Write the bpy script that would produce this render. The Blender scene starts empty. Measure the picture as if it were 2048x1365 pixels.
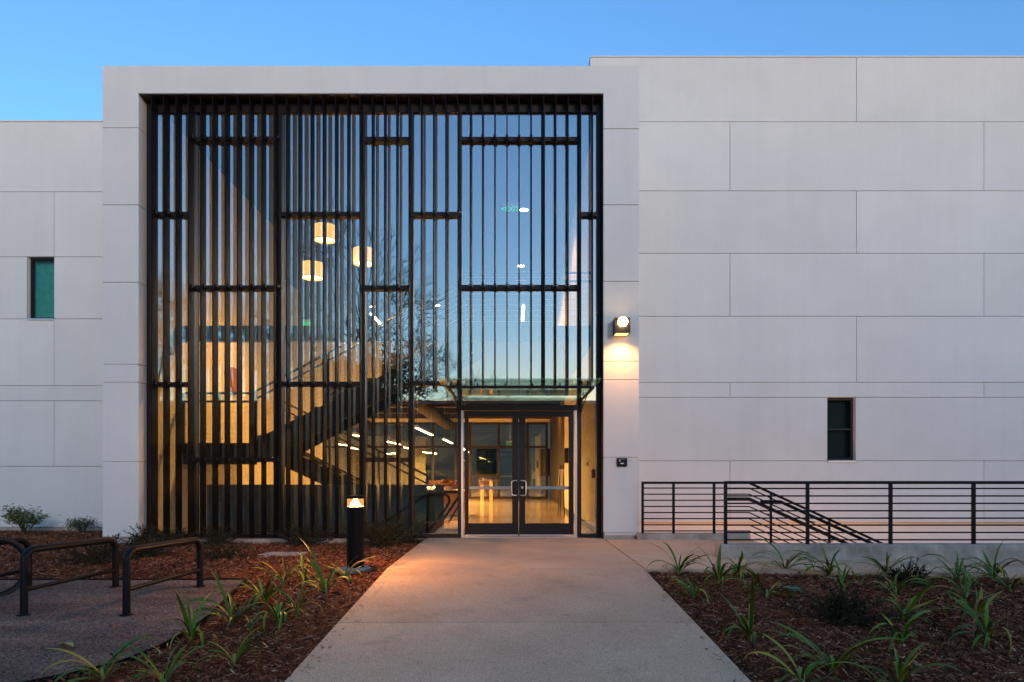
import bpy, math, random
import numpy as np
from mathutils import Vector, Matrix
random.seed(7)
rng = np.random.default_rng(7)
sc = bpy.context.scene
COL = sc.collection
PI = math.pi

# ------------------------------------------------------------------ camera
EYE = 1.105
cam_d = bpy.data.cameras.new('camera')
cam_d.lens = 24.0
cam_d.sensor_width = 36.0
cam_d.shift_y = 0.1282
cam_d.clip_end = 3000
cam_d.clip_start = 0.05
cam = bpy.data.objects.new('camera', cam_d)
COL.objects.link(cam)
cam.location = (0, -11.6, EYE)
cam.rotation_euler = (PI / 2, 0, 0)
sc.camera = cam

# ------------------------------------------------------------------ sky, sun, exposure
SUN_EL = math.radians(2.0)
SUN_ROT = math.radians(159)      # afterglow behind the camera, off to the right
world = bpy.data.worlds.new('World')
sc.world = world
world.use_nodes = True
wn = world.node_tree
sky = wn.nodes.new('ShaderNodeTexSky')
sky.sky_type = 'NISHITA'
sky.sun_disc = False
sky.sun_elevation = SUN_EL
sky.sun_rotation = SUN_ROT
sky.air_density = 1.15
sky.dust_density = 0.35
sky.ozone_density = 3.6
wn.links.new(sky.outputs[0], wn.nodes['Background'].inputs[0])
wn.nodes['Background'].inputs[1].default_value = 0.1
sun_d = bpy.data.lights.new('sun', 'SUN')
sun_d.energy = 0.135
sun_d.angle = math.radians(15)
sun_d.color = (1.0, 0.88, 0.82)
sun = bpy.data.objects.new('sun', sun_d)
COL.objects.link(sun)
sun_dir = Vector((math.sin(SUN_ROT) * math.cos(math.radians(10)), math.cos(SUN_ROT) * math.cos(math.radians(10)), math.sin(math.radians(10))))
sun.rotation_euler = sun_dir.to_track_quat('Z', 'Y').to_euler()
sc.view_settings.view_transform = 'Standard'
sc.view_settings.look = 'None'
sc.view_settings.gamma = 1.0
sc.view_settings.use_curve_mapping = False
sc.view_settings.exposure = 3.38
sc.render.engine = 'CYCLES'
sc.cycles.use_denoising = True
sc.cycles.max_bounces = 10
sc.cycles.transparent_max_bounces = 24
sc.cycles.glossy_bounces = 5
sc.cycles.diffuse_bounces = 4
sc.cycles.caustics_reflective = False
sc.cycles.caustics_refractive = False
sc.cycles.sample_clamp_indirect = 1.0


# ------------------------------------------------------------------ materials
def _mat(name):
    m = bpy.data.materials.new(name)
    m.use_nodes = True
    return m, m.node_tree, m.node_tree.nodes['Principled BSDF']


def rgb(c):
    return (c[0], c[1], c[2], 1)


def mat(name, base, rough=0.6, metal=0.0, var=0.0, scale=4.0, bump=0.0, bscale=60.0, rand=0.0, second=None, spec=None, coat=0.0, island=False):
    """noise mottling between base and a second colour, bump relief, per-object value jitter"""
    m, nt, b = _mat(name)
    b.inputs['Base Color'].default_value = rgb(base)
    b.inputs['Roughness'].default_value = rough
    b.inputs['Metallic'].default_value = metal
    if spec is not None:
        b.inputs['Specular IOR Level'].default_value = spec
    if coat:
        b.inputs['Coat Weight'].default_value = coat
    tc = nt.nodes.new('ShaderNodeTexCoord')
    geo = nt.nodes.new('ShaderNodeNewGeometry')
    colsock = None
    if var > 0 or second:
        n = nt.nodes.new('ShaderNodeTexNoise')
        n.inputs['Scale'].default_value = scale
        n.inputs['Detail'].default_value = 8
        n.inputs['Roughness'].default_value = 0.65
        nt.links.new(geo.outputs['Position'], n.inputs['Vector'])
        r = nt.nodes.new('ShaderNodeValToRGB')
        lo = [max(0, c * (1 - var)) for c in base]
        hi = [min(1, c * (1 + var)) for c in base] if not second else second
        r.color_ramp.elements[0].color = rgb(lo)
        r.color_ramp.elements[1].color = rgb(hi)
        r.color_ramp.elements[0].position = 0.3
        r.color_ramp.elements[1].position = 0.7
        nt.links.new(n.outputs['Fac'], r.inputs['Fac'])
        colsock = r.outputs['Color']
    if rand > 0:
        h = nt.nodes.new('ShaderNodeHueSaturation')
        if colsock:
            nt.links.new(colsock, h.inputs['Color'])
        else:
            h.inputs['Color'].default_value = rgb(base)
        mp = nt.nodes.new('ShaderNodeMapRange')
        mp.inputs['To Min'].default_value = 1 - rand
        mp.inputs['To Max'].default_value = 1 + rand
        if island:
            nt.links.new(geo.outputs['Random Per Island'], mp.inputs['Value'])
        else:
            oi = nt.nodes.new('ShaderNodeObjectInfo')
            nt.links.new(oi.outputs['Random'], mp.inputs['Value'])
        nt.links.new(mp.outputs['Result'], h.inputs['Value'])
        colsock = h.outputs['Color']
    if colsock:
        nt.links.new(colsock, b.inputs['Base Color'])
    if bump > 0:
        n2 = nt.nodes.new('ShaderNodeTexNoise')
        n2.inputs['Scale'].default_value = bscale
        n2.inputs['Detail'].default_value = 6
        nt.links.new(geo.outputs['Position'], n2.inputs['Vector'])
        bp = nt.nodes.new('ShaderNodeBump')
        bp.inputs['Strength'].default_value = bump
        bp.inputs['Distance'].default_value = 0.02
        nt.links.new(n2.outputs['Fac'], bp.inputs['Height'])
        nt.links.new(bp.outputs['Normal'], b.inputs['Normal'])
    return m


def emis(name, color, strength):
    m, nt, b = _mat(name)
    b.inputs['Base Color'].default_value = rgb([0.6 * c for c in color])
    b.inputs['Emission Color'].default_value = rgb(color)
    b.inputs['Emission Strength'].default_value = strength
    return m


def glass(name, tint, refl=0.10, grazing=0.8, rough=0.0, gcol=(0.95, 1.0, 1.0)):
    m = bpy.data.materials.new(name)
    m.use_nodes = True
    nt = m.node_tree
    nt.nodes.clear()
    out = nt.nodes.new('ShaderNodeOutputMaterial')
    mix = nt.nodes.new('ShaderNodeMixShader')
    tr = nt.nodes.new('ShaderNodeBsdfTransparent')
    tr.inputs['Color'].default_value = rgb(tint)
    gl = nt.nodes.new('ShaderNodeBsdfGlossy')
    gl.inputs['Color'].default_value = rgb(gcol)
    gl.inputs['Roughness'].default_value = rough
    lw = nt.nodes.new('ShaderNodeLayerWeight')
    lw.inputs['Blend'].default_value = 0.5
    pw = nt.nodes.new('ShaderNodeMath')
    pw.operation = 'POWER'
    pw.inputs[1].default_value = 3.0
    mr = nt.nodes.new('ShaderNodeMapRange')
    mr.inputs['To Min'].default_value = refl
    mr.inputs['To Max'].default_value = grazing
    nt.links.new(lw.outputs['Facing'], pw.inputs[0])
    nt.links.new(pw.outputs[0], mr.inputs['Value'])
    nt.links.new(mr.outputs['Result'], mix.inputs['Fac'])
    nt.links.new(tr.outputs[0], mix.inputs[1])
    nt.links.new(gl.outputs[0], mix.inputs[2])
    nt.links.new(mix.outputs[0], out.inputs['Surface'])
    return m


def concrete_walk():
    m, nt, b = _mat('walk_concrete')
    geo = nt.nodes.new('ShaderNodeNewGeometry')

    def noise(scale, detail=6, rough=0.6):
        n = nt.nodes.new('ShaderNodeTexNoise')
        n.inputs['Scale'].default_value = scale
        n.inputs['Detail'].default_value = detail
        n.inputs['Roughness'].default_value = rough
        nt.links.new(geo.outputs['Position'], n.inputs['Vector'])
        return n

    def mixc(a, bb, fac, mode='MIX'):
        mx = nt.nodes.new('ShaderNodeMix')
        mx.data_type = 'RGBA'
        mx.blend_type = mode
        for s, v in ((0, fac), (6, a), (7, bb)):
            if hasattr(v, 'is_linked') or hasattr(v, 'links'):
                nt.links.new(v, mx.inputs[s])
            else:
                mx.inputs[s].default_value = v if s == 0 else rgb(v)
        return mx.outputs[2]

    def ramp(s, p0, p1):
        r = nt.nodes.new('ShaderNodeMapRange')
        r.inputs['From Min'].default_value = p0
        r.inputs['From Max'].default_value = p1
        nt.links.new(s, r.inputs['Value'])
        return r.outputs['Result']
    big = ramp(noise(1.1, 8, 0.7).outputs['Fac'], 0.35, 0.68)
    c = mixc((0.66, 0.395, 0.235), (0.78, 0.50, 0.31), big)
    fine = ramp(noise(160, 3).outputs['Fac'], 0.38, 0.62)
    c = mixc(c, (0.44, 0.41, 0.385), fine) if False else mixc(c, mixc((0.55, 0.55, 0.55), (1.25, 1.25, 1.25), fine), 1.0, 'MULTIPLY')
    spk = ramp(noise(75, 2).outputs['Fac'], 0.66, 0.72)
    c = mixc(c, (0.10, 0.09, 0.085), spk)
    stain = ramp(noise(2.6, 5, 0.75).outputs['Fac'], 0.56, 0.74)
    c = mixc(c, mixc((1, 1, 1), (0.80, 0.77, 0.76), stain), 1.0, 'MULTIPLY')
    oi = nt.nodes.new('ShaderNodeObjectInfo')
    mp = nt.nodes.new('ShaderNodeMapRange')
    mp.inputs['To Min'].default_value = 0.93
    mp.inputs['To Max'].default_value = 1.06
    nt.links.new(oi.outputs['Random'], mp.inputs['Value'])
    h = nt.nodes.new('ShaderNodeHueSaturation')
    nt.links.new(c, h.inputs['Color'])
    nt.links.new(mp.outputs['Result'], h.inputs['Value'])
    nt.links.new(h.outputs['Color'], b.inputs['Base Color'])
    b.inputs['Roughness'].default_value = 0.8
    b.inputs['Specular IOR Level'].default_value = 0.15
    bp = nt.nodes.new('ShaderNodeBump')
    bp.inputs['Strength'].default_value = 0.35
    bp.inputs['Distance'].default_value = 0.006
    nt.links.new(noise(130, 4).outputs['Fac'], bp.inputs['Height'])
    nt.links.new(bp.outputs['Normal'], b.inputs['Normal'])
    return m


def gravel():
    m, nt, b = _mat('gravel_pad')
    geo = nt.nodes.new('ShaderNodeNewGeometry')
    mp = nt.nodes.new('ShaderNodeMapping')
    mp.inputs['Rotation'].default_value = (0, 0, 0.5)
    mp.inputs['Scale'].default_value = (0.5, 2.2, 1)
    nt.links.new(geo.outputs['Position'], mp.inputs['Vector'])
    st = nt.nodes.new('ShaderNodeTexNoise')
    st.inputs['Scale'].default_value = 1.4
    st.inputs['Detail'].default_value = 5
    nt.links.new(mp.outputs['Vector'], st.inputs['Vector'])
    r1 = nt.nodes.new('ShaderNodeValToRGB')
    r1.color_ramp.elements[0].position = 0.36
    r1.color_ramp.elements[1].position = 0.66
    r1.color_ramp.elements[0].color = (0.115, 0.078, 0.058, 1)
    r1.color_ramp.elements[1].color = (0.22, 0.145, 0.105, 1)
    nt.links.new(st.outputs['Fac'], r1.inputs['Fac'])
    vo = nt.nodes.new('ShaderNodeTexVoronoi')
    vo.inputs['Scale'].default_value = 85
    nt.links.new(geo.outputs['Position'], vo.inputs['Vector'])
    hs = nt.nodes.new('ShaderNodeSeparateColor')
    nt.links.new(vo.outputs['Color'], hs.inputs['Color'])
    mr = nt.nodes.new('ShaderNodeMapRange')
    mr.inputs['To Min'].default_value = 0.35
    mr.inputs['To Max'].default_value = 1.75
    nt.links.new(hs.outputs[0], mr.inputs['Value'])
    hv = nt.nodes.new('ShaderNodeHueSaturation')
    nt.links.new(r1.outputs['Color'], hv.inputs['Color'])
    nt.links.new(mr.outputs['Result'], hv.inputs['Value'])
    nt.links.new(hv.outputs['Color'], b.inputs['Base Color'])
    b.inputs['Roughness'].default_value = 0.9
    b.inputs['Specular IOR Level'].default_value = 0.1
    bp = nt.nodes.new('ShaderNodeBump')
    bp.inputs['Strength'].default_value = 0.6
    bp.inputs['Distance'].default_value = 0.01
    nt.links.new(vo.outputs['Distance'], bp.inputs['Height'])
    nt.links.new(bp.outputs['Normal'], b.inputs['Normal'])
    return m


def frosted_lens():
    m = bpy.data.materials.new('lamp_lens')
    m.use_nodes = True
    nt = m.node_tree
    nt.nodes.clear()
    out = nt.nodes.new('ShaderNodeOutputMaterial')
    mix = nt.nodes.new('ShaderNodeMixShader')
    mix.inputs['Fac'].default_value = 0.5
    tr = nt.nodes.new('ShaderNodeBsdfTransparent')
    em = nt.nodes.new('ShaderNodeEmission')
    em.inputs['Color'].default_value = (1.0, 0.42, 0.10, 1)
    em.inputs['Strength'].default_value = 0.13
    nt.links.new(tr.outputs[0], mix.inputs[1])
    nt.links.new(em.outputs[0], mix.inputs[2])
    nt.links.new(mix.outputs[0], out.inputs['Surface'])
    return m


def chip_mat():
    m, nt, b = _mat('bark_chip')
    geo = nt.nodes.new('ShaderNodeNewGeometry')
    r = nt.nodes.new('ShaderNodeValToRGB')
    cols = ((0.0, (0.030, 0.010, 0.006)), (0.3, (0.11, 0.034, 0.016)), (0.65, (0.25, 0.082, 0.036)), (0.92, (0.38, 0.15, 0.07)), (1.0, (0.58, 0.36, 0.2)))
    el = r.color_ramp.elements
    while len(el) < len(cols):
        el.new(0.5)
    for e, (p, c) in zip(el, cols):
        e.position = p
        e.color = rgb(c)
    nt.links.new(geo.outputs['Random Per Island'], r.inputs['Fac'])
    nt.links.new(r.outputs['Color'], b.inputs['Base Color'])
    b.inputs['Roughness'].default_value = 0.9
    b.inputs['Specular IOR Level'].default_value = 0.1
    return m


def panel_mat():
    m, nt, b = _mat('white_panel')
    geo = nt.nodes.new('ShaderNodeNewGeometry')
    oi = nt.nodes.new('ShaderNodeObjectInfo')

    def noise(scale, sx=1.0, sz=1.0, detail=6):
        mp = nt.nodes.new('ShaderNodeMapping')
        mp.inputs['Scale'].default_value = (sx, sx, sz)
        nt.links.new(geo.outputs['Position'], mp.inputs['Vector'])
        n = nt.nodes.new('ShaderNodeTexNoise')
        n.inputs['Scale'].default_value = scale
        n.inputs['Detail'].default_value = detail
        n.inputs['Roughness'].default_value = 0.6
        nt.links.new(mp.outputs['Vector'], n.inputs['Vector'])
        return n.outputs['Fac']

    def rng_(sock, a, c, lo, hi):
        r = nt.nodes.new('ShaderNodeMapRange')
        r.inputs['From Min'].default_value = a
        r.inputs['From Max'].default_value = c
        r.inputs['To Min'].default_value = lo
        r.inputs['To Max'].default_value = hi
        nt.links.new(sock, r.inputs['Value'])
        return r.outputs['Result']

    def mul(a, c):
        n = nt.nodes.new('ShaderNodeMath')
        n.operation = 'MULTIPLY'
        nt.links.new(a, n.inputs[0])
        nt.links.new(c, n.inputs[1])
        return n.outputs[0]
    v = rng_(noise(0.9), 0.3, 0.7, 0.955, 1.035)
    v = mul(v, rng_(noise(1.0, 7.0, 0.22), 0.35, 0.75, 1.012, 0.975))
    v = mul(v, rng_(noise(26.0, 1, 1, 4), 0.3, 0.7, 0.985, 1.015))
    v = mul(v, rng_(oi.outputs['Random'], 0, 1, 0.975, 1.025))
    h = nt.nodes.new('ShaderNodeHueSaturation')
    h.inputs['Color'].default_value = rgb((0.70, 0.66, 0.605))
    nt.links.new(v, h.inputs['Value'])
    nt.links.new(h.outputs['Color'], b.inputs['Base Color'])
    b.inputs['Roughness'].default_value = 0.75
    b.inputs['Specular IOR Level'].default_value = 0.25
    bp = nt.nodes.new('ShaderNodeBump')
    bp.inputs['Strength'].default_value = 0.10
    bp.inputs['Distance'].default_value = 0.02
    nt.links.new(noise(120.0, 1, 1, 4), bp.inputs['Height'])
    nt.links.new(bp.outputs['Normal'], b.inputs['Normal'])
    return m


M = {}
M['panel'] = panel_mat()
M['joint'] = mat('joint_backing', (0.66, 0.62, 0.58), 0.9)
M['concrete'] = mat('curb_concrete', (0.38, 0.315, 0.25), 0.85, var=0.35, scale=3.5, bump=0.25, bscale=50, second=(0.54, 0.46, 0.37), spec=0.2)
M['walk'] = concrete_walk()
M['bronze'] = mat('dark_bronze', (0.011, 0.008, 0.0085), 0.48, metal=0.0, var=0.1, scale=6, rand=0.06, spec=0.25)
M['fin'] = mat('fin_bronze', (0.008, 0.0068, 0.0075), 0.5, metal=0.0, rand=0.10, spec=0.05)
M['soffit'] = mat('soffit_metal', (0.055, 0.040, 0.034), 0.5, rand=0.0)
M['bollard'] = mat('bollard_paint', (0.005, 0.0035, 0.003), 0.5, spec=0.12)
M['black'] = mat('black_paint', (0.006, 0.006, 0.007), 0.45, bump=0.05, bscale=160, spec=0.16)
M['steel'] = mat('brushed_steel', (0.60, 0.60, 0.62), 0.28, metal=0.9)
M['alum'] = mat('aluminium', (0.55, 0.55, 0.57), 0.4, metal=0.6)
M['bolt'] = mat('bolt_metal', (0.40, 0.40, 0.40), 0.25, metal=1.0)
M['glass'] = glass('facade_glass', (0.88, 0.93, 0.90), 0.245, 0.88)
M['doorglass'] = glass('door_glass', (0.93, 0.95, 0.94), 0.035, 0.7)
M['winglass'] = glass('window_glass', (0.85, 0.92, 0.90), 0.02, 0.5)
M['canopyglass'] = glass('canopy_glass', (0.86, 0.96, 0.91), 0.04, 0.65, gcol=(0.9, 1, 0.95))
M['lens'] = frosted_lens()
M['dimmed_wall'] = mat('upper_dark_wall', (0.07, 0.065, 0.06), 0.8)  # wall colour darkened so the upper room looks unlit
M['iwall'] = mat('interior_paint', (0.74, 0.70, 0.62), 0.7, var=0.02, scale=2)
M['ifloor'] = mat('polished_floor', (0.48, 0.41, 0.33), 0.14, var=0.15, scale=0.8)
M['iceil'] = mat('dark_ceiling', (0.045, 0.036, 0.03), 0.8)
M['iceil2'] = mat('upper_ceiling', (0.03, 0.028, 0.026), 0.8)
M['wood'] = mat('brown_wood', (0.26, 0.13, 0.055), 0.45, var=0.3, scale=9)
M['darkwood'] = mat('dark_panelling', (0.024, 0.015, 0.011), 0.5, var=0.2, scale=3)
M['isteel'] = mat('stair_steel', (0.018, 0.015, 0.014), 0.45)
M['tread'] = mat('stair_tread', (0.10, 0.085, 0.07), 0.6, var=0.15, scale=5)
M['greenwall'] = mat('low_concrete', (0.13, 0.13, 0.105), 0.7, var=0.25, scale=1.6)
M['court'] = mat('courtyard_plaster', (0.36, 0.37, 0.27), 0.8, var=0.05, scale=1)
M['teal'] = mat('teal_blind', (0.015, 0.26, 0.20), 0.6, var=0.3, scale=14)
M['dark'] = mat('dark_room', (0.012, 0.012, 0.012), 0.8)
M['mulch'] = mat('bark_mulch_bed', (0.17, 0.052, 0.022), 0.95, var=0.5, scale=26, bump=0.9, bscale=38, spec=0.08)
M['chip'] = chip_mat()
M['pad'] = gravel()
M['soil'] = mat('ground_soil', (0.06, 0.055, 0.035), 0.95, var=0.3, scale=2)
M['leaf'] = mat('lily_leaf', (0.074, 0.130, 0.010), 0.5, var=0.3, scale=7, rand=0.45, spec=0.22)
M['leaf2'] = mat('lily_leaf_yellowing', (0.30, 0.25, 0.03), 0.55, var=0.3, scale=9, rand=0.3, spec=0.2)
M['leaf3'] = mat('lily_leaf_dry', (0.20, 0.11, 0.045), 0.8, var=0.4, scale=12, rand=0.3, spec=0.1)
M['stalk'] = mat('lily_stalk', (0.22, 0.24, 0.06), 0.6, var=0.25, scale=20)
M['shrub'] = mat('shrub_leaf', (0.085, 0.12, 0.045), 0.55, rand=0.55, island=True)
M['shrub2'] = mat('pale_shrub_leaf', (0.13, 0.16, 0.055), 0.6, rand=0.6, island=True)
M['juniper'] = mat('feathery_shrub', (0.034, 0.030, 0.011), 0.8, rand=0.6, island=True, spec=0.1)
M['twig'] = mat('twig_bark', (0.06, 0.042, 0.03), 0.9)
M['bark'] = mat('tree_bark', (0.045, 0.036, 0.03), 0.9)
M['treeleaf'] = mat('tree_leaf', (0.030, 0.045, 0.016), 0.7, rand=0.5, island=True)
M['backwall'] = mat('far_stucco', (0.11, 0.085, 0.07), 0.85, var=0.2, scale=0.8)
M['rooftile'] = mat('far_roof', (0.09, 0.045, 0.03), 0.8)
WARM = (1.0, 0.41, 0.075)
WARM2 = (1.0, 0.43, 0.09)
M['lamp'] = emis('lamp_glow', (1.0, 0.70, 0.36), 6.0)
M['cone'] = emis('bollard_cone_glow', (1.0, 0.55, 0.20), 0.22)
M['pendglow'] = emis('pendant_diffuser_glow', (1.0, 0.62, 0.26), 0.6)
M['linear'] = emis('linear_glow', (1.0, 0.72, 0.38), 3.2)
M['bulb'] = emis('bulb_glow', (1.0, 0.60, 0.24), 14.0)
M['sconce'] = emis('sconce_glow', (1.0, 0.58, 0.20), 5.0)
M['shade'] = emis('shade_glow', (1.0, 0.46, 0.09), 0.21)
M['shadein'] = emis('shade_inner_glow', (1.0, 0.70, 0.34), 0.9)
M['green'] = emis('exit_green', (0.02, 1.0, 0.12), 0.09)
M['greenpale'] = emis('exit_green_pale', (0.10, 1.0, 0.45), 0.03)
M['clear'] = glass('clear_acrylic', (0.92, 1.0, 0.95), 0.04, 0.5)
M['red'] = mat('red_flower', (0.30, 0.10, 0.06), 0.6, rand=0.5, island=True)
M['orangeart'] = mat('rust_art', (0.30, 0.09, 0.03), 0.7, var=0.5, scale=9)
M['chair'] = mat('chair_fabric', (0.10, 0.055, 0.035), 0.8)
M['white'] = mat('white_plastic', (0.7, 0.7, 0.7), 0.5)
M['grey'] = mat('grey_sign', (0.08, 0.085, 0.085), 0.5)
M['rubber'] = mat('tyre_rubber', (0.012, 0.012, 0.012), 0.8)
M['yellowleaf'] = mat('fallen_leaf', (0.34, 0.30, 0.06), 0.6, var=0.3, scale=30)
M['brownleaf'] = mat('dry_leaf', (0.22, 0.08, 0.035), 0.8)
M['valve'] = mat('green_plastic', (0.02, 0.09, 0.06), 0.5)


# ------------------------------------------------------------------ mesh builder
class MB:
    def __init__(s):
        s.v = []
        s.f = []

    def box(s, x0, x1, y0, y1, z0, z1):
        n = len(s.v)
        s.v += [(x0, y0, z0), (x1, y0, z0), (x1, y1, z0), (x0, y1, z0), (x0, y0, z1), (x1, y0, z1), (x1, y1, z1), (x0, y1, z1)]
        s.f += [tuple(n + i for i in q) for q in ((0, 3, 2, 1), (4, 5, 6, 7), (0, 1, 5, 4), (1, 2, 6, 5), (2, 3, 7, 6), (3, 0, 4, 7))]
        return s

    def tube(s, pts, r, n=8, cap=True):
        pts = [Vector(p) for p in pts]
        rs = r if isinstance(r, (list, tuple)) else [r] * len(pts)
        base = len(s.v)
        prev = None
        for i, p in enumerate(pts):
            t = (pts[min(i + 1, len(pts) - 1)] - pts[max(i - 1, 0)])
            if t.length < 1e-9:
                t = Vector((0, 0, 1))
            t.normalize()
            if prev is None:
                a = Vector((0, 0, 1)) if abs(t.z) < 0.9 else Vector((1, 0, 0))
                u = t.cross(a).normalized()
            else:
                u = (prev - t * prev.dot(t))
                if u.length < 1e-6:
                    u = t.orthogonal()
                u.normalize()
            prev = u
            w = t.cross(u)
            for k in range(n):
                an = 2 * PI * (k + 0.5) / n
                q = p + (u * math.cos(an) + w * math.sin(an)) * rs[i]
                s.v.append((q.x, q.y, q.z))
        for i in range(len(pts) - 1):
            for k in range(n):
                a = base + i * n + k
                b = base + i * n + (k + 1) % n
                s.f.append((a, b, b + n, a + n))
        if cap:
            s.f.append(tuple(base + k for k in range(n))[::-1])
            e = base + (len(pts) - 1) * n
            s.f.append(tuple(e + k for k in range(n)))
        return s

    def lathe(s, prof, cx, cy, n=28):
        """profile of (radius, z)"""
        base = len(s.v)
        for (r, z) in prof:
            for k in range(n):
                a = 2 * PI * k / n
                s.v.append((cx + r * math.cos(a), cy + r * math.sin(a), z))
        for i in range(len(prof) - 1):
            for k in range(n):
                a = base + i * n + k
                b = base + i * n + (k + 1) % n
                s.f.append((a, b, b + n, a + n))
        return s

    def disc(s, cx, cy, z, r, n=24):
        base = len(s.v)
        for k in range(n):
            a = 2 * PI * k / n
            s.v.append((cx + r * math.cos(a), cy + r * math.sin(a), z))
        s.f.append(tuple(range(base, base + n)))
        return s

    def prism(s, poly, z0, z1):
        n = len(poly)
        b = len(s.v)
        s.v += [(p[0], p[1], z0) for p in poly] + [(p[0], p[1], z1) for p in poly]
        s.f.append(tuple(range(b + n - 1, b - 1, -1)))
        s.f.append(tuple(range(b + n, b + 2 * n)))
        for i in range(n):
            j = (i + 1) % n
            s.f.append((b + i, b + j, b + n + j, b + n + i))
        return s

    def xzprism(s, poly, y0, y1):
        n = len(poly)
        b = len(s.v)
        s.v += [(p[0], y0, p[1]) for p in poly] + [(p[0], y1, p[1]) for p in poly]
        s.f.append(tuple(range(b, b + n)))
        s.f.append(tuple(range(b + 2 * n - 1, b + n - 1, -1)))
        for i in range(n):
            j = (i + 1) % n
            s.f.append((b + j, b + i, b + n + i, b + n + j))
        return s

    def mesh(s, name):
        me = bpy.data.meshes.new(name)
        me.from_pydata(s.v, [], s.f)
        return me

    def build(s, name, m, parent=None, smooth=False, bevel=0.0):
        me = s.mesh(name)
        return link(name, me, m, parent, smooth, bevel)


def link(name, me, m, parent=None, smooth=False, bevel=0.0):
    if m is not None:
        me.materials.append(m)
    if smooth:
        me.polygons.foreach_set('use_smooth', [True] * len(me.polygons))
        try:
            me.set_sharp_from_angle(angle=math.radians(40))
        except Exception:
            pass
    o = bpy.data.objects.new(name, me)
    COL.objects.link(o)
    if parent is not None:
        o.parent = parent
        if parent.type == 'EMPTY':
            o.location = -Vector(parent.location)
    if bevel > 0:
        md = o.modifiers.new('bevel', 'BEVEL')
        md.width = bevel
        md.segments = 2
        md.limit_method = 'ANGLE'
    return o


def B(x0, x1, y0, y1, z0, z1):
    return MB().box(x0, x1, y0, y1, z0, z1)


def tag(o, label=None, cat=None, group=None, kind=None):
    if label:
        o['label'] = label
    if cat:
        o['category'] = cat
    if group:
        o['group'] = group
    if kind:
        o['kind'] = kind
    return o


def thing(name, label, cat, loc=(0, 0, 0), group=None):
    o = bpy.data.objects.new(name, None)
    o.empty_display_size = 0.2
    COL.objects.link(o)
    o.location = loc
    return tag(o, label, cat, group)


def struct(name, mb, m, **k):
    return tag(mb.build(name, m, **k), kind='structure')


def copy_tree(o, parent=None):
    c = o.copy()
    COL.objects.link(c)
    c.parent = parent
    for ch in o.children:
        copy_tree(ch, c)
    return c


def lamp(name, kind, loc, power, color, parent=None, **kw):
    d = bpy.data.lights.new(name, kind)
    d.energy = power
    d.color = color
    for k, v in kw.items():
        if k != 'rot':
            setattr(d, k, v)
    o = bpy.data.objects.new(name, d)
    COL.objects.link(o)
    o.location = loc
    if 'rot' in kw:
        o.rotation_euler = kw['rot']
    if parent is not None:
        o.parent = parent
        if parent.type == 'EMPTY':
            o.location = Vector(loc) - Vector(parent.location)
    return o


F = 1365.333
HOR = 945.0


def X(px, d):
    return (px - 1024) * d / F


def Z(py, d):
    return EYE + (HOR - py) * d / F


def Y(d):
    return d - 11.6


DG, DF = 11.6, 11.29          # glass plane, portal front plane

# ================================================================== GROUND
D0 = 7.86


def zw(d):
    return 0.0 if d >= D0 else -0.0615 * (D0 - d)


def zleft(x, d):
    dd = max(d, -6)
    t = min(1, max(0, (-1.5 - x) / 1.7))
    t = t * t * (3 - 2 * t)
    zl = -0.09 - 0.08 * max(0, 8.3 - dd) + (0.0 if dd < 11.6 else -0.012 * (dd - 11.6))
    return (zw(dd) - 0.035) * (1 - t) + zl * t


def zright(x, d):
    dd = max(d, -6)
    return zw(dd) - 0.035 - 0.018 * max(0, x - 1.5)


def gpt(px, py):
    """where the sight line meets the sloping bed"""
    d = 3.0
    while d < 16:
        x = X(px, d)
        zg = zleft(x, d) if x < 0 else zright(x, d)
        if Z(py, d) <= zg:
            break
        d += 0.01
    x = X(px, d)
    return x, Y(d), (zleft(x, d) if x < 0 else zright(x, d))


WXL, WXR = -1.44, 1.515

edge_pts = [gpt(*p) for p in ((492, 1163), (455, 1200), (418, 1235), (378, 1266), (315, 1300), (240, 1330), (150, 1352), (50, 1372), (-80, 1392))]
edge_d = [p[1] + 11.6 for p in edge_pts]
edge_x = [p[0] for p in edge_pts]
PAD_TOP = edge_d[0]


def pad_right(d):
    if d > PAD_TOP:
        return -99
    if d < edge_d[-1]:
        return edge_x[-1] - (edge_d[-1] - d) * 1.2
    return float(np.interp(d, edge_d[::-1], edge_x[::-1]))


def sheet(xs, ys, zf, skip=None):
    mb = MB()
    nx = len(xs)
    for y in ys:
        for x in xs:
            mb.v.append((x, y, zf(x, y)))
    for j in range(len(ys) - 1):
        for i in range(nx - 1):
            if skip and skip((xs[i] + xs[i + 1]) / 2, (ys[j] + ys[j + 1]) / 2):
                continue
            a = j * nx + i
            mb.f.append((a, a + 1, a + 1 + nx, a + nx))
    return mb


def hump(x, y):
    return 0.018 * math.sin(x * 3.1 + 1.3 * math.sin(y * 2.3)) * math.cos(y * 2.7 + x) + 0.010 * math.sin(x * 9 + y * 7) + random.uniform(-0.006, 0.006)


def bedz_l(x, y):
    d = y + 11.6
    k = min(1, max(0, (WXL - x) / 0.3))
    kp = 1.0 if x > pad_right(d) + 0.25 else 0.0
    return zleft(x, d) + hump(x, y) * k * kp - (0.0 if kp else 0.02)


lin = lambda a, b, n: [a + (b - a) * i / n for i in range(n + 1)]
struct('mulch_bed', sheet(lin(-15, WXL, 110), lin(-17, -0.13, 130), bedz_l), M['mulch'], smooth=True)
struct('mulch_bed', sheet(lin(-15, -6.60, 60), lin(-0.13, 2.62, 20), bedz_l), M['mulch'], smooth=True)
struct('mulch_bed', sheet(lin(WXR, 14, 100), lin(-17, Y(7.80), 90), lambda x, y: zright(x, y + 11.6) + hump(x, y) * min(1, (x - WXR) / 0.3) * min(1, (Y(7.8) - y) / 0.3)), M['mulch'], smooth=True)

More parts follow.
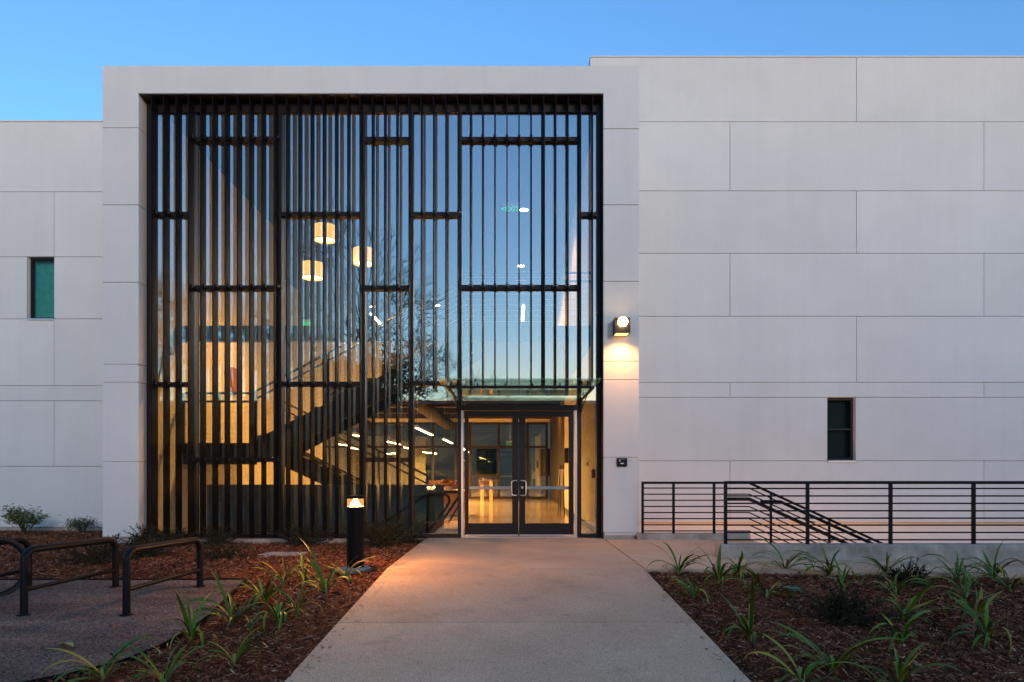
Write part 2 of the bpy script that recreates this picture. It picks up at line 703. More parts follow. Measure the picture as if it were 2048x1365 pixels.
# wide ground that runs to the horizon
g = MB()
for (x0, x1, y0, y1, z) in ((-1500, 1500, -1500, -2.9, -1.5), (-60, 60, -60, -17.02, -1.18), (-1500, -15, -17, 2.6, -0.45), (14, 1500, -17, -2.8, -0.6), (-1500, -18.2, 2.6, 1500, -0.45), (18, 1500, -2.8, 1500, -0.6), (-18.2, 18, 45, 1500, -0.6)):
    b = len(g.v)
    g.v += [(x0, y0, z), (x1, y0, z), (x1, y1, z), (x0, y1, z)]
    g.f.append((b, b + 1, b + 2, b + 3))
struct('ground', g, M['soil'])

# bark chips: loose, far too many to count
def chips(n, xr, dr, zf, ok, name, label, near=True):
    vs, fs = [], []
    k = 0
    while k < n:
        x = random.uniform(*xr)
        u = random.random()
        d = dr[0] + (dr[1] - dr[0]) * (u ** 1.35 if near else u)
        if not ok(x, d):
            continue
        # keep to what the photograph can show, with a margin
        if abs(x) > 0.95 * d + 1.0:
            continue
        L = random.uniform(0.010, 0.034) * (2.0 if random.random() < 0.07 else 1)
        w = random.uniform(0.0025, 0.0075)
        a = random.uniform(0, PI)
        p = random.gauss(0, 0.28)
        r = random.gauss(0, 0.5)
        ax = Vector((math.cos(a) * math.cos(p), math.sin(a) * math.cos(p), math.sin(p)))
        sd = ax.cross(Vector((0, 0, 1))).normalized()
        up = sd.cross(ax)
        sd = (sd * math.cos(r) + up * math.sin(r)) * w
        c = Vector((x, d - 11.6, zf(x, d) + 0.008 + random.random() * 0.018))
        b = len(vs)
        ww = random.uniform(0.3, 1)
        for q in (c - ax * L - sd * ww, c - ax * L + sd * ww, c + ax * L + sd, c + ax * L - sd):
            vs.append((q.x, q.y, q.z))
        fs.append((b, b + 1, b + 2, b + 3))
        k += 1
    me = bpy.data.meshes.new(name)
    me.from_pydata(vs, [], fs)
    return tag(link(name, me, M['chip']), label, 'mulch', kind='stuff')


chips(75000, (-11, WXL - 0.02), (3.4, 14.1), zleft, lambda x, d: x > pad_right(d) + 0.03 and not (d > 11.4 and x > -6.85), 'bark_mulch', 'loose red-brown bark mulch around the bike racks and bollard')
chips(60000, (WXR + 0.02, 9.5), (3.2, 7.78), zright, lambda x, d: True, 'bark_mulch', 'loose dark bark mulch among the strap-leaved plants by the ramp rail')

spill = MB()
for k in range(420):
    d = random.uniform(3.6, 11.2)
    sd_ = random.choice((-1, 1))
    e = WXL if sd_ < 0 else WXR
    if sd_ > 0 and d > 7.7:
        continue
    x = e - sd_ * abs(random.gauss(0, 0.09))
    L, w, a = random.uniform(0.006, 0.022), random.uniform(0.0018, 0.005), random.uniform(0, PI)
    z = zw(d) + 0.004
    ca_, sa_ = math.cos(a), math.sin(a)
    b = len(spill.v)
    for (u, v) in ((-L, -w), (L, -w), (L, w), (-L, w)):
        spill.v.append((x + u * ca_ - v * sa_, Y(d) + u * sa_ + v * ca_, z + random.uniform(0, 0.004)))
    spill.f.append((b, b + 1, b + 2, b + 3))
tag(spill.build('bark_mulch', M['chip']), 'stray bark chips spilled over the walkway edges', 'mulch', kind='stuff')

# gravel pad of the bike racks, with steel edging
prow = lin(0.0, PAD_TOP, 60)
pm = MB()
NP = 24
for d in prow:
    xr = pad_right(d)
    for i in range(NP + 1):
        x = -15 + (max(xr, -15) + 15) * (i / NP)
        pm.v.append((x, Y(d), zleft(x, d) + 0.018))
for j in range(len(prow) - 1):
    for i in range(NP):
        a = j * (NP + 1) + i
        pm.f.append((a, a + 1, a + NP + 2, a + NP + 1))
struct('gravel_pad_pavement', pm, M['pad'], smooth=True)
em = MB()
pl = [(-15, Y(PAD_TOP))] + [(p[0], p[1]) for p in edge_pts]
for i in range(len(pl) - 1):
    (xa, ya), (xb, yb) = pl[i], pl[i + 1]
    za, zb = zleft(xa, ya + 11.6), zleft(xb, yb + 11.6)
    dv = Vector((xb - xa, yb - ya)).normalized()
    nx, ny = -dv.y * 0.004, dv.x * 0.004
    b = len(em.v)
    for (xx, yy, zz) in ((xa, ya, za), (xb, yb, zb)):
        em.v += [(xx - nx, yy - ny, zz - 0.05), (xx + nx, yy + ny, zz - 0.05), (xx + nx, yy + ny, zz + 0.032), (xx - nx, yy - ny, zz + 0.032)]
    for q in ((0, 1, 2, 3), (4, 7, 6, 5), (0, 4, 5, 1), (1, 5, 6, 2), (2, 6, 7, 3), (3, 7, 4, 0)):
        em.f.append(tuple(b + k for k in q))
struct('pad_edging_kerb', em, M['black'])

# walkway: concrete slabs with sawn joints
walk = struct('walkway_path', B(WXL + 0.01, WXR - 0.01, -30, -0.10, -1.9, -1.6), M['joint'])
J = 0.018


def slab(x0, x1, d0, d1, parent, zf=zw, th=0.11, skew=0.0):
    mb = MB()
    pts = [(x0, d0), (x1, d0), (x1 + skew, d1), (x0, d1)]
    for (x, d) in pts:
        mb.v.append((x, Y(d), zf(d) - th))
    for (x, d) in pts:
        mb.v.append((x, Y(d), zf(d)))
    mb.f += [(3, 2, 1, 0), (4, 5, 6, 7), (0, 1, 5, 4), (1, 2, 6, 5), (2, 3, 7, 6), (3, 0, 4, 7)]
    return mb.build('slab', M['walk'], parent, bevel=0.004)


slab(WXL, WXR, D0 + J / 2, 11.52, walk)
ds = [D0, 5.647, 3.43, 1.2, -1.0, -3.2, -5.4]
for a, b in zip(ds[1:], ds[:-1]):
    slab(WXL, WXR, a + J / 2, b - J / 2, walk)
# side path to the steps
spath = struct('side_path', B(WXR + 0.02, 3.86, Y(8.9), -0.36, -0.2, -0.13), M['joint'])
mb = MB().box(WXR + J, 3.9, Y(9.12), -0.34, -0.12, 0.0)
mb.build('slab', M['walk'], spath, bevel=0.004)


def sslab(x0, x1):
    mb = MB()
    zf = lambda x: -0.022 * max(0, x - 2.7)
    for z_off in (-0.12, 0):
        for (x, y) in ((x0, Y(7.80)), (x1, Y(7.80)), (x1, Y(8.87)), (x0, Y(8.87))):
            mb.v.append((x, y, zf(x) + z_off))
    mb.f += [(3, 2, 1, 0), (4, 5, 6, 7), (0, 1, 5, 4), (1, 2, 6, 5), (2, 3, 7, 6), (3, 0, 4, 7)]
    mb.build('slab', M['walk'], spath, bevel=0.004)


mb = B(WXR + J, 2.7 - J, Y(7.80), Y(9.12) - J, -0.12, 0.0)
mb.build('slab', M['walk'], spath, bevel=0.004)
for a in (2.7, 5.1, 7.5, 9.9, 12.3):
    sslab(a, a + 2.4 - J)

# kerb and footing under the glass wall
struct('footing_kerb', B(-6.17, WXL - 0.004, -0.13, 0.10, -0.5, -0.012), M['concrete'], bevel=0.008)

# ================================================================== BUILDING
bld = thing('building', 'two-storey white panelled building with a glazed entrance portal', 'building', (0, 2, 0))
JT = 0.0045


def panel(x0, x1, z0, z1, y, parent, th=0.06):
    return B(x0 + JT, x1 - JT, y, y + th, z0 + JT, z1 - JT).build('panel', M['panel'], parent, bevel=0.003)


# --- right wing
DR = 13.92
YR = Y(DR)
RX0, RX1 = X(1180, DR), 17.0
rw = B(RX0 + 0.02, RX1, YR + 0.045, YR + 0.33, Z(1045, DR) + JT, Z(115, DR) - 0.02).build('wing_wall', M['joint'], bld)
rows = [115, 244, 382, 507, 633, 765, 795, 922, 1045]
odd = [RX0, X(1713, DR), X(1713, DR) + 5.18, RX1]
even = [RX0, X(1460, DR), X(1968, DR), X(1968, DR) + 5.18, RX1]
wx0, wx1 = X(1655, DR), X(1711, DR)
for r in range(8):
    z1, z0 = Z(rows[r], DR), Z(rows[r + 1], DR)
    xs = odd if r in (0, 2, 4, 6) else even
    if r == 6:
        xs = [RX0, wx0, wx1, odd[2], RX1]
    if r == 5:
        xs = even
    for a, b in zip(xs[:-1], xs[1:]):
        if r == 6 and abs(a - wx0) < 1e-6:
            continue
        panel(a, b, z0, z1, YR, rw)
B(RX0, RX0 + 0.05, YR + 0.07, YR + 9, 3.0, Z(115, DR)).build('return_wall', M['panel'], bld)
B(RX0, RX1, YR - 0.01, YR + 0.36, Z(115, DR) + 0.001, Z(115, DR) + 0.03).build('parapet_cap', M['panel'], bld, bevel=0.004)
B(RX0 + 0.05, RX1, YR + 0.36, YR + 9, Z(115, DR) - 0.6, Z(115, DR) - 0.5).build('roof', M['concrete'], bld)
B(2.0, RX1, YR + 0.13, YR + 0.33, -3.2, Z(1045, DR) + JT - 0.001).build('basement_wall', M['panel'], bld)

# --- left wing
DL = 14.17
YL = Y(DL)
LX0, LX1 = -18.0, -6.2
lw = B(LX0, LX1, YL + 0.045, YL + 0.33, -0.6, Z(244, DL) - 0.02).build('wing_wall', M['joint'], bld)
lrows = [244, 384, 514, 638, 772, 802, 933, 1055]
lj = X(108, DL)
lwx0 = X(54, DL)
for r in range(7):
    z1, z0 = Z(lrows[r], DL), Z(lrows[r + 1], DL)
    xs = [LX0, lj - 2.59, lj + 2.59, LX1] if r in (0, 4, 6) else [LX0, lj - 5.18, lj, LX1]
    if r == 2:
        xs = [LX0, lj - 5.18, lwx0, lj, LX1]
    if r == 4:
        xs = [LX0, LX1]
    for a, b in zip(xs[:-1], xs[1:]):
        if r == 2 and abs(a - lwx0) < 1e-6:
            continue
        panel(a, b, z0, z1, YL, lw)
B(LX0, LX1, YL + 0.012, YL + 0.044, -0.6, Z(1055, DL) - 0.01).build('plinth', M['concrete'], bld)
B(LX0, LX1, YL - 0.01, YL + 0.36, Z(244, DL) + 0.001, Z(244, DL) + 0.03).build('parapet_cap', M['panel'], bld, bevel=0.004)
B(LX0, LX1, YL + 0.36, YL + 9, Z(244, DL) - 0.6, Z(244, DL) - 0.5).build('roof', M['concrete'], bld)


# the wall backing has to open behind the two windows: cut with boxes of frame set in front instead
def window(x0, x1, z0, z1, y, name_pane, gm, reveal_left, label):
    """small recessed window: white reveals, dark frame, tinted pane, metal sill"""
    w = B(x0 + 0.002, x1 - 0.002, y + 0.040, y + 0.0445, z0, z1).build('window', gm, bld)
    w['label'] = label
    return w


def make_window(x0, x1, z0, z1, y, blind, label, mid=False):
    fr = MB()
    t = 0.045
    fr.box(x0, x0 + t, y + 0.10, y + 0.16, z0, z1)
    fr.box(x1 - t, x1, y + 0.10, y + 0.16, z0, z1)
    fr.box(x0 + t, x1 - t, y + 0.10, y + 0.16, z0, z0 + t)
    fr.box(x0 + t, x1 - t, y + 0.10, y + 0.16, z1 - t, z1)
    if mid:
        fr.box(x0 + t, x1 - t, y + 0.105, y + 0.155, (z0 + z1) / 2 - 0.015, (z0 + z1) / 2 + 0.015)
    w = fr.build('window', M['bronze'], bld)
    w['label'] = label
    B(x0 + t, x1 - t, y + 0.125, y + 0.135, z0 + t, z1 - t).build('pane', M['winglass'], w)
    B(x0 - 0.004, x1 + 0.004, y - 0.022, y + 0.11, z0 - 0.035, z0 + 0.0).build('sill', M['alum'], w, bevel=0.003)
    B(x0, x1, y + 0.24, y + 0.25, z0, z1).build('blind' if blind else 'backing', M['teal'] if blind else M['dark'], w)
    return w


# re-cut the backing walls round the window openings (four boxes each)
def wall_with_hole(old, x0, x1, y0, y1, z0, z1, hx0, hx1, hz0, hz1, m):
    mb = MB()
    mb.box(x0, hx0, y0, y1, z0, z1)
    mb.box(hx1, x1, y0, y1, z0, z1)
    mb.box(hx0, hx1, y0, y1, z0, hz0)
    mb.box(hx0, hx1, y0, y1, hz1, z1)
    me = mb.mesh('wing_wall')
    me.materials.append(m)
    old.data = me


rz0, rz1 = Z(922, DR), Z(795, DR)
wall_with_hole(rw, RX0 + 0.02, RX1, YR + 0.045, YR + 0.33, Z(1045, DR) + JT, Z(115, DR) - 0.02, wx0, wx1, rz0, rz1, M['joint'])
make_window(wx0 + JT, wx1 - JT, rz0 + JT, rz1 - JT, YR, False, 'narrow dark window in the wall above the step rails', True)
lz0, lz1 = Z(638, DL), Z(514, DL)
wall_with_hole(lw, LX0, LX1, YL + 0.045, YL + 0.33, -0.6, Z(244, DL) - 0.02, lwx0, lj, lz0, lz1, M['joint'])
make_window(lwx0 + JT, lj - JT, lz0 + JT, lz1 - JT, YL, True, 'small window with a teal blind in the lower wing')
for (x0, x1, z0, z1, y) in ((wx0, wx1, rz0, rz1, YR), (lwx0, lj, lz0, lz1, YL)):
    rv = MB()
    for (a, b) in ((x0 - 0.02 + JT, x0 + JT - 0.001), (x1 - JT + 0.001, x1 + 0.02 - JT)):
        rv.box(a, b, y + 0.061, y + 0.26, z0, z1)
    rv.box(x0 + JT, x1 - JT, y + 0.061, y + 0.26, z1 - JT + 0.001, z1 + 0.015)
    rv.box(x0 + JT, x1 - JT, y + 0.061, y + 0.26, z0 - 0.015, z0 + JT - 0.001)
    rv.build('window_reveal', M['panel'], bld)

# --- entrance portal
YF = Y(DF)
PXL0, PXL1, PXR0, PXR1 = X(205, DF), X(277, DF), X(1207, DF), X(1278, DF)
PZT, PZS = Z(132, DF), Z(187, DF)
port = B(PXL0 + 0.03, PXL1 - 0.03, YF + 0.02, 2.4, 0.06, PZS + 0.2).build('portal_column', M['joint'], bld)
port2 = B(PXR0 + 0.03, PXR1 - 0.03, YF + 0.02, 2.28, 0.06, PZS + 0.2).build('portal_column', M['joint'], bld)
jl = [256, 410, 565, 729, 765, 924, 1074]
jr = [258, 410, 563, 723, 760, 915, 1065]
top = MB()
zl, zr = Z(jl[0], DF) + JT, Z(jr[0], DF) + JT
top.xzprism([(PXL0, zl), (PXL1, zl), (PXL1, PZS), (PXR0, PZS), (PXR0, zr), (PXR1, zr), (PXR1, PZT), (PXL0, PZT)], YF, 0.118)
top.build('portal_lintel', M['panel'], bld, bevel=0.004)
for js, x0, x1, y1, pp in ((jl, PXL0, PXL1, 2.42, port), (jr, PXR0, PXR1, 2.29, port2)):
    for a, b in zip(js[:-1], js[1:]):
        B(x0, x1, YF, y1, Z(b, DF) + (JT if b < 1000 else 0), Z(a, DF) - JT).build('panel', M['panel'], pp, bevel=0.004)
B(PXL0 + 0.02, PXL1 - 0.04, YF + 0.03, 2.4, -0.5, Z(1074, DF) - 0.002).build('column_base', M['concrete'], bld)
B(PXR0 + 0.01, PXR1 - 0.06, YF + 0.03, 2.2, -0.5, Z(1065, DF) - 0.002).build('column_base', M['concrete'], bld)
B(PXL1 + 0.001, PXR0 - 0.001, YF + 0.006, 0.10, PZS - 0.014, PZS - 0.002).build('soffit', M['soffit'], bld)
B(PXR0 - 0.014, PXR0 - 0.002, YF + 0.05, 0.0, 0.012, PZS - 0.016).build('jamb_trim', M['bronze'], bld)
B(PXL0 + 0.01, PXR1 - 0.01, 0.119, 2.29, PZS + 0.2, PZT).build('roof', M['panel'], bld)
B(PXL0 + 0.1, 1.6, 2.5, 20, PZS + 0.35, PZS + 0.43).build('roof', M['concrete'], bld)

# ================================================================== CURTAIN WALL
cw = thing('curtain_wall', 'tall glazed entrance wall screened by dark vertical fins', 'glass wall', ((PXL1 + PXR0) / 2, 0, 0))
GZT = Z(207, DG)
V = [301, 389, 562, 728, 824, 920, 1086, 1158, 1200]
VX = [X(v, DG) for v in V]
VX[0] = PXL1 + 0.04
VX[-1] = PXR0 - 0.05
MWD = 0.032
ZSILL = 0.065
ZHEAD = Z(815, DG)
ZCAN = Z(786, DG)
levels = {0: [432, 770], 1: [283, 578, 920], 2: [432, 769], 3: [283, 578, 920], 4: [432, 768], 5: [283, 577], 6: [283, 577], 7: [432, 768]}
for i, vx in enumerate(VX):
    z0 = 0.006
    if i == 6:
        z0 = ZCAN
    B(vx - MWD, vx + MWD, -0.075, 0.11, z0, GZT + 0.1).build('mullion', M['bronze'], cw)
B(VX[0] + MWD, VX[-1] - MWD, -0.06, 0.12, Z(228, DG), GZT + 0.1).build('head', M['bronze'], cw)
fin_x0 = X(301.2, DF)
fin_px = lambda i: fin_x0 + 0.2032 * i
FY0, FY1 = YF + 0.022, YF + 0.222
fin_full = MB().box(-0.008, 0.008, FY0, FY1, 0.0, 1.0).mesh('fin')
fin_full.materials.append(M['fin'])
ZFT = PZS - 0.02
ZFB = Z(777, DF)
fins = []
for i in range(37):
    o = bpy.data.objects.new('fin', fin_full)
    COL.objects.link(o)
    o.parent = cw
    zb = 0.03 if i <= 21 else ZFB
    o.location = Vector((fin_px(i), 0, zb)) - Vector(cw.location)
    o.scale = (1, 1, ZFT - zb)
clampm = MB()
clampm.box(-0.034, 0.034, FY1 - 0.055, -0.077, -0.028, 0.028)
clampm.box(-0.019, -0.013, FY1 - 0.10, FY1 - 0.055, -0.034, 0.034)
clampm.box(0.013, 0.019, FY1 - 0.10, FY1 - 0.055, -0.034, 0.034)
clamp_me = clampm.mesh('clamp')
clamp_me.materials.append(M['bronze'])
boltm = MB()
for sx in (-1, 1):
    boltm.tube([(sx * 0.027, FY1 - 0.066, 0.004), (sx * 0.027, FY1 - 0.052, 0.004)], 0.008, 8)
bolt_me = boltm.mesh('bolt')
bolt_me.materials.append(M['bolt'])
for bay in range(8):
    x0, x1 = VX[bay] + MWD, VX[bay + 1] - MWD
    zs = sorted([Z(v, DG) for v in levels[bay]])
    if bay in (5, 6):
        zs = [ZCAN] + zs
    for z in zs:
        tr = B(x0, x1, -0.085, 0.09, z - 0.036, z + 0.036).build('transom', M['bronze'], cw)
        if z == ZCAN:
            continue
        for i in range(37):
            fx = fin_px(i)
            if x0 - 0.02 < fx < x1 + 0.02 and (i <= 21 or z > ZFB):
                for nm, me in (('clamp', clamp_me), ('bolt', bolt_me)):
                    c = bpy.data.objects.new(nm, me)
                    COL.objects.link(c)
                    c.parent = tr
                    c.location = (fx, 0, z)
    bot = ZSILL if bay not in (5, 6) else ZCAN
    if bay not in (5, 6):
        B(x0, x1, -0.075, 0.10, 0.006, ZSILL).build('sill', M['bronze'], cw)
    edges = [bot] + [z for z in zs if z > bot + 0.01] + [Z(228, DG)]
    for a, b in zip(edges[:-1], edges[1:]):
        lo = a + (0.036 if a != ZSILL else 0)
        hi = b - (0.036 if b != Z(228, DG) else 0)
        p = B(x0, x1, -0.012, 0.0, lo, hi).build('pane', M['glass'], cw)
# clear pane over the door
B(VX[5] + MWD, VX[7] - MWD, -0.012, 0.0, ZHEAD + 0.03, ZCAN - 0.036).build('pane', M['glass'], cw)

# ================================================================== ENTRANCE DOOR
dr = thing('entrance_door', 'pair of bronze-framed glass entrance doors at the end of the walkway', 'door', (0.14, 0, 0))
dx0, dx1 = VX[5] + MWD, VX[7] - MWD
zdt = Z(822, DG)
B(dx0, dx1, -0.07, 0.08, zdt + 0.002, ZHEAD + 0.03).build('door_head', M['bronze'], dr)
xm = X(1037.5, DG)
for side, (lx0, lx1, gx0, gx1, hp) in enumerate(((X(930, DG), xm - 0.004, X(937.2, DG), X(1024.4, DG), 1022), (xm + 0.004, X(1147, DG), X(1050.5, DG), X(1137, DG), 1053))):
    gz0, gz1 = Z(1046.7, DG), Z(834.3, DG)
    lf = MB()
    zb, zt = 0.035, zdt - 0.006
    lf.box(lx0, gx0, -0.045, 0.0, zb, zt)
    lf.box(gx1, lx1, -0.045, 0.0, zb, zt)
    lf.box(gx0, gx1, -0.045, 0.0, zb, gz0)
    lf.box(gx0, gx1, -0.045, 0.0, gz1, zt)
    leaf = lf.build('door_leaf', M['bronze'], dr)
    B(gx0, gx1, -0.028, -0.018, gz0, gz1).build('pane', M['doorglass'], leaf)
    # pull handle
    hx = X(1023.5, DG) if side == 0 else X(1052, DG)
    ex = X(1034, DG) if side == 0 else X(1041, DG)
    z0, z1 = Z(991, DG), Z(961.5, DG)
    r = 0.035
    sgn = 1 if ex > hx else -1
    hy = -0.105
    path = [(ex, -0.046, z1), (ex, hy + 0.02, z1), (ex - sgn * 0.02, hy, z1), (hx + sgn * r, hy, z1), (hx + sgn * r * 0.3, hy, z1 - r * 0.3), (hx, hy, z1 - r), (hx, hy, z0 + r), (hx + sgn * r * 0.3, hy, z0 + r * 0.3), (hx + sgn * r, hy, z0), (ex - sgn * 0.02, hy, z0), (ex, hy + 0.02, z0), (ex, -0.046, z0)]
    MB().tube(path, 0.0105, 10).build('handle', M['steel'], leaf, smooth=True)
    pb = MB().box(gx0 - 0.02, gx1 + 0.02, 0.03, 0.085, Z(979.5, DG), Z(973, DG))
    pb.build('push_bar', M['steel'], leaf, bevel=0.006)
    B(lx0 + 0.01, lx1 - 0.01, -0.052, -0.046, zb, zb + 0.016).build('sweep', M['alum'], leaf)
    if side == 1:
        MB().tube([(X(1044.2, DG), -0.045, Z(975.3, DG)), (X(1044.2, DG), -0.055, Z(975.3, DG))], 0.021, 16).build('lock', M['steel'], leaf, smooth=True)
for px in (925.3, 1150.6):
    B(X(px, DG) - 0.018, X(px, DG) + 0.018, -0.082, -0.02, 0.012, zdt - 0.002).build('hinge', M['alum'], dr)
B(dx0, dx1, -0.10, 0.12, 0.002, 0.016).build('threshold', M['alum'], dr)

# ================================================================== GLASS CANOPY
ca = thing('glass_canopy', 'clear glass canopy on a steel tube over the entrance doors', 'canopy', (0.1, 0, 2.4))
dcf = 9.35
zc = Z(759, dcf)
cx0, cx1 = X(874, dcf), X(1204, dcf)
xm2 = (cx0 + cx1) / 2
for a, b in ((cx0, xm2 - 0.004), (xm2 + 0.004, cx1)):
    B(a, b, Y(dcf), -0.16, zc, zc + 0.017).build('pane', M['canopyglass'], ca)
dct = 9.75
zt_ = zc - 0.055
MB().tube([(cx0 + 0.10, Y(dct), zt_), (cx1 - 0.10, Y(dct), zt_)], 0.021, 12).build('cross_tube', M['bronze'], ca, smooth=True)
for vx, s in ((VX[5], 1), (VX[7], -1)):
    tx = vx - s * 0.03
    arm = MB()
    arm.xzprism([(0, 0)] * 0 or [(tx - 0.012, zt_ - 0.02), (tx + 0.012, zt_ - 0.02), (tx + 0.012, zt_ + 0.02), (tx - 0.012, zt_ + 0.02)], Y(dct) + 0.0, -0.16)
    arm.box(tx - 0.014, tx + 0.014, -0.16, -0.078, zt_ - 0.20, zt_ + 0.035)
    arm.tube([(tx, -0.10, zt_ - 0.17), (tx, Y(dct) + 0.9, zt_ - 0.02)], 0.009, 8)
    arm.build('arm', M['bronze'], ca)
    for dd in (0.0, 0.75):
        MB().tube([(tx, Y(dct) + 0.12 + dd * 1.6, zt_ + 0.02), (tx, Y(dct) + 0.12 + dd * 1.6, zc + 0.024)], 0.028, 12).build('glass_clamp', M['steel'], ca, smooth=True)
for px in (900, 955, 1010, 1065, 1120, 1175):
    x = X(px, dct)
    MB().tube([(x, Y(dct), zt_), (x, Y(dct), zc - 0.002)], 0.011, 8).build('standoff', M['bronze'], ca)

# ================================================================== WALL LIGHT, CARD READER
sx, sz = X(1240.5, DF), Z(657, DF)
wl = thing('wall_light', 'lit square bronze wall light high on the white portal column', 'wall light', (sx, YF, sz))
hb = MB()
hw, hh, hd = 0.125, 0.125, 0.24
hb.box(sx - hw, sx + hw, YF - hd, YF, sz - hh, sz - hh * 0.0)
hb.box(sx - hw, sx - hw + 0.012, YF - hd, YF, sz, sz + hh)
hb.box(sx + hw - 0.012, sx + hw, YF - hd, YF, sz, sz + hh)
hb.box(sx - hw + 0.012, sx + hw - 0.012, YF - hd, YF, sz + hh - 0.012, sz + hh)
hb.box(sx - hw + 0.012, sx + hw - 0.012, YF - 0.03, YF, sz, sz + hh - 0.012)
hb.build('housing', M['bronze'], wl)
MB().lathe([(0.0001, sz - 0.02), (0.055, sz - 0.012), (0.085, sz + 0.05), (0.055, sz + 0.112), (0.0001, sz + 0.12)], sx, YF - hd - 0.02, 18).build('bulb', M['sconce'], wl, smooth=True)
B(sx - hw + 0.02, sx + hw - 0.02, YF - hd + 0.02, YF - 0.02, sz - hh - 0.003, sz - hh - 0.001).build('lens', M['cone'], wl)
lamp('glow', 'SPOT', (sx, YF - hd + 0.02, sz - hh - 0.03), 8.0, (1.0, 0.44, 0.12), wl, spot_size=2.5, spot_blend=1.0, shadow_soft_size=0.03)

kx, kz = X(1243.5, DF), Z(925, DF)
cr = thing('card_reader', 'small black card reader on the white column beside the doors', 'card reader', (kx, YF, kz))
B(kx - 0.086, kx + 0.086, YF - 0.035, YF, kz - 0.073, kz + 0.073).build('case', M['black'], cr, bevel=0.012)
B(kx - 0.075, kx + 0.075, YF - 0.042, YF - 0.036, kz + 0.045, kz + 0.062).build('top_strip', M['grey'], cr)
B(kx - 0.028, kx + 0.03, YF - 0.041, YF - 0.036, kz - 0.028, kz - 0.012).build('label_plate', M['alum'], cr)
B(kx - 0.045, kx - 0.03, YF - 0.041, YF - 0.036, kz + 0.012, kz + 0.038).build('indicator', M['white'], cr)

# ================================================================== STEPS AND RAILS
DC = 8.87
YC = Y(DC)
kz_t = Z(1090, DC)
struct('ramp_kerb', B(X(1440, DC), 14, YC, YC + 0.24, -0.6, kz_t), M['concrete'], bevel=0.012)
struct('stair_kerb', B(PXR1 - 0.04, 3.92, Y(11.20), Y(11.20) + 0.25, -0.3, Z(1068, 11.2)), M['concrete'], bevel=0.012)
xs0 = 3.9
SL = 0.457
st = thing('outdoor_steps', 'concrete steps going down between the black rails', 'steps', (xs0, Y(10.1), 0))
for i in range(16):
    z = -0.165 * (i + 1)
    B(xs0 + 0.361 * i, xs0 + 0.361 * (i + 1) + 0.03, YC + 0.26, Y(11.18), z - 0.25, z).build('step', M['concrete'], st)
struct('areaway_floor', B(2.0, 17, YC + 0.26, YR + 0.125, -3.0, -2.72), M['concrete'])
struct('areaway_wall', B(2.1, 17, YC + 0.242, YC + 0.255, -2.72, -0.62), M['concrete'])
struct('areaway_wall', B(2.1, 3.88, Y(11.47), Y(11.6), -2.72, -0.02), M['concrete'])
struct('areaway_wall', B(16.9, 17.2, YC + 0.26, YR, -2.72, 0.0), M['concrete'])
al = thing('areaway_light', 'bulkhead light low on the sunken wall behind the step rails', 'wall light', (6.5, YR, -1.6))
B(6.3, 6.7, YR - 0.08, YR + 0.129, -1.72, -1.56).build('housing', M['bronze'], al)
B(6.32, 6.68, YR - 0.075, YR - 0.005, -1.555, -1.55).build('lens', M['lamp'], al)
lamp('uplight', 'AREA', (4.6, Y(12.9), -2.55), 8.0, (1.0, 0.40, 0.10), al, shape='RECTANGLE', size=3.6, size_y=0.5, rot=(PI - 0.35, 0, 0))
lamp('uplight', 'AREA', (9.2, Y(12.9), -2.55), 3.5, (1.0, 0.42, 0.12), al, shape='RECTANGLE', size=4.6, size_y=0.5, rot=(PI - 0.35, 0, 0))

# level guard on the ramp kerb
dn = 8.98
yn = Y(dn)
gr = thing('guard_rail', 'long level black guard rail standing on the concrete kerb', 'railing', (X(1451, dn), yn, kz_t))
nx0, nx1 = X(1451, dn), 13.6
zt1 = Z(965.5, dn)
MB().tube([(nx0 - 0.018, yn, zt1), (nx1, yn, zt1)], 0.021, 10).build('top_rail', M['black'], gr, smooth=True)
for py in (977.4, 992.3, 1007.2, 1022, 1036.7, 1050.6, 1065.3, 1080):
    MB().tube([(nx0, yn, Z(py, dn)), (nx1, yn, Z(py, dn))], 0.0108, 8).build('bar', M['black'], gr, smooth=True)
pst = X(1451, dn)
k = 0
while pst < nx1:
    MB().box(pst - 0.019, pst + 0.019, yn - 0.019, yn + 0.019, kz_t - 0.05, zt1 - 0.01).build('post', M['black'], gr)
    k += 1
    pst = X(1451 + 166 * k - 2 * (k > 0), dn)

# stair guard: level, then raking down with the steps
dfr = 11.24
yf = Y(dfr)
sr = thing('stair_rail', 'black stair rail that slopes down beside the outdoor steps', 'railing', (2.2, yf, 0.1))
fx0 = PXR1 + 0.03
xk = X(1498, dfr)
xend = xk + 5.2


def rake(z, x0=fx0, ext=xend):
    return [(x0, yf, z), (xk, yf, z), (ext, yf, z - SL * (ext - xk))]


MB().tube(rake(Z(966, dfr)), 0.021, 10).build('top_rail', M['black'], sr, smooth=False)
for py in (976.6, 988.8, 1001, 1013.3, 1025.5, 1037.7, 1050, 1062.3):
    MB().tube(rake(Z(py, dfr)), 0.0108, 8).build('bar', M['black'], sr)
zk = Z(1068, 11.2)
for px in (1279.5, 1347, 1428):
    x = max(X(px, dfr), fx0 + 0.02)
    B(x - 0.019, x + 0.019, yf - 0.019, yf + 0.019, zk - 0.05, Z(966, dfr) - 0.01).build('post', M['black'], sr)
for px in (1543, 1660, 1777, 1894):
    x = X(px, dfr)
    zt0 = Z(966, dfr) - SL * (x - xk)
    B(x - 0.016, x + 0.016, yf + 0.012, yf + 0.044, zt0 - 1.15, zt0 - 0.015).build('post', M['black'], sr)
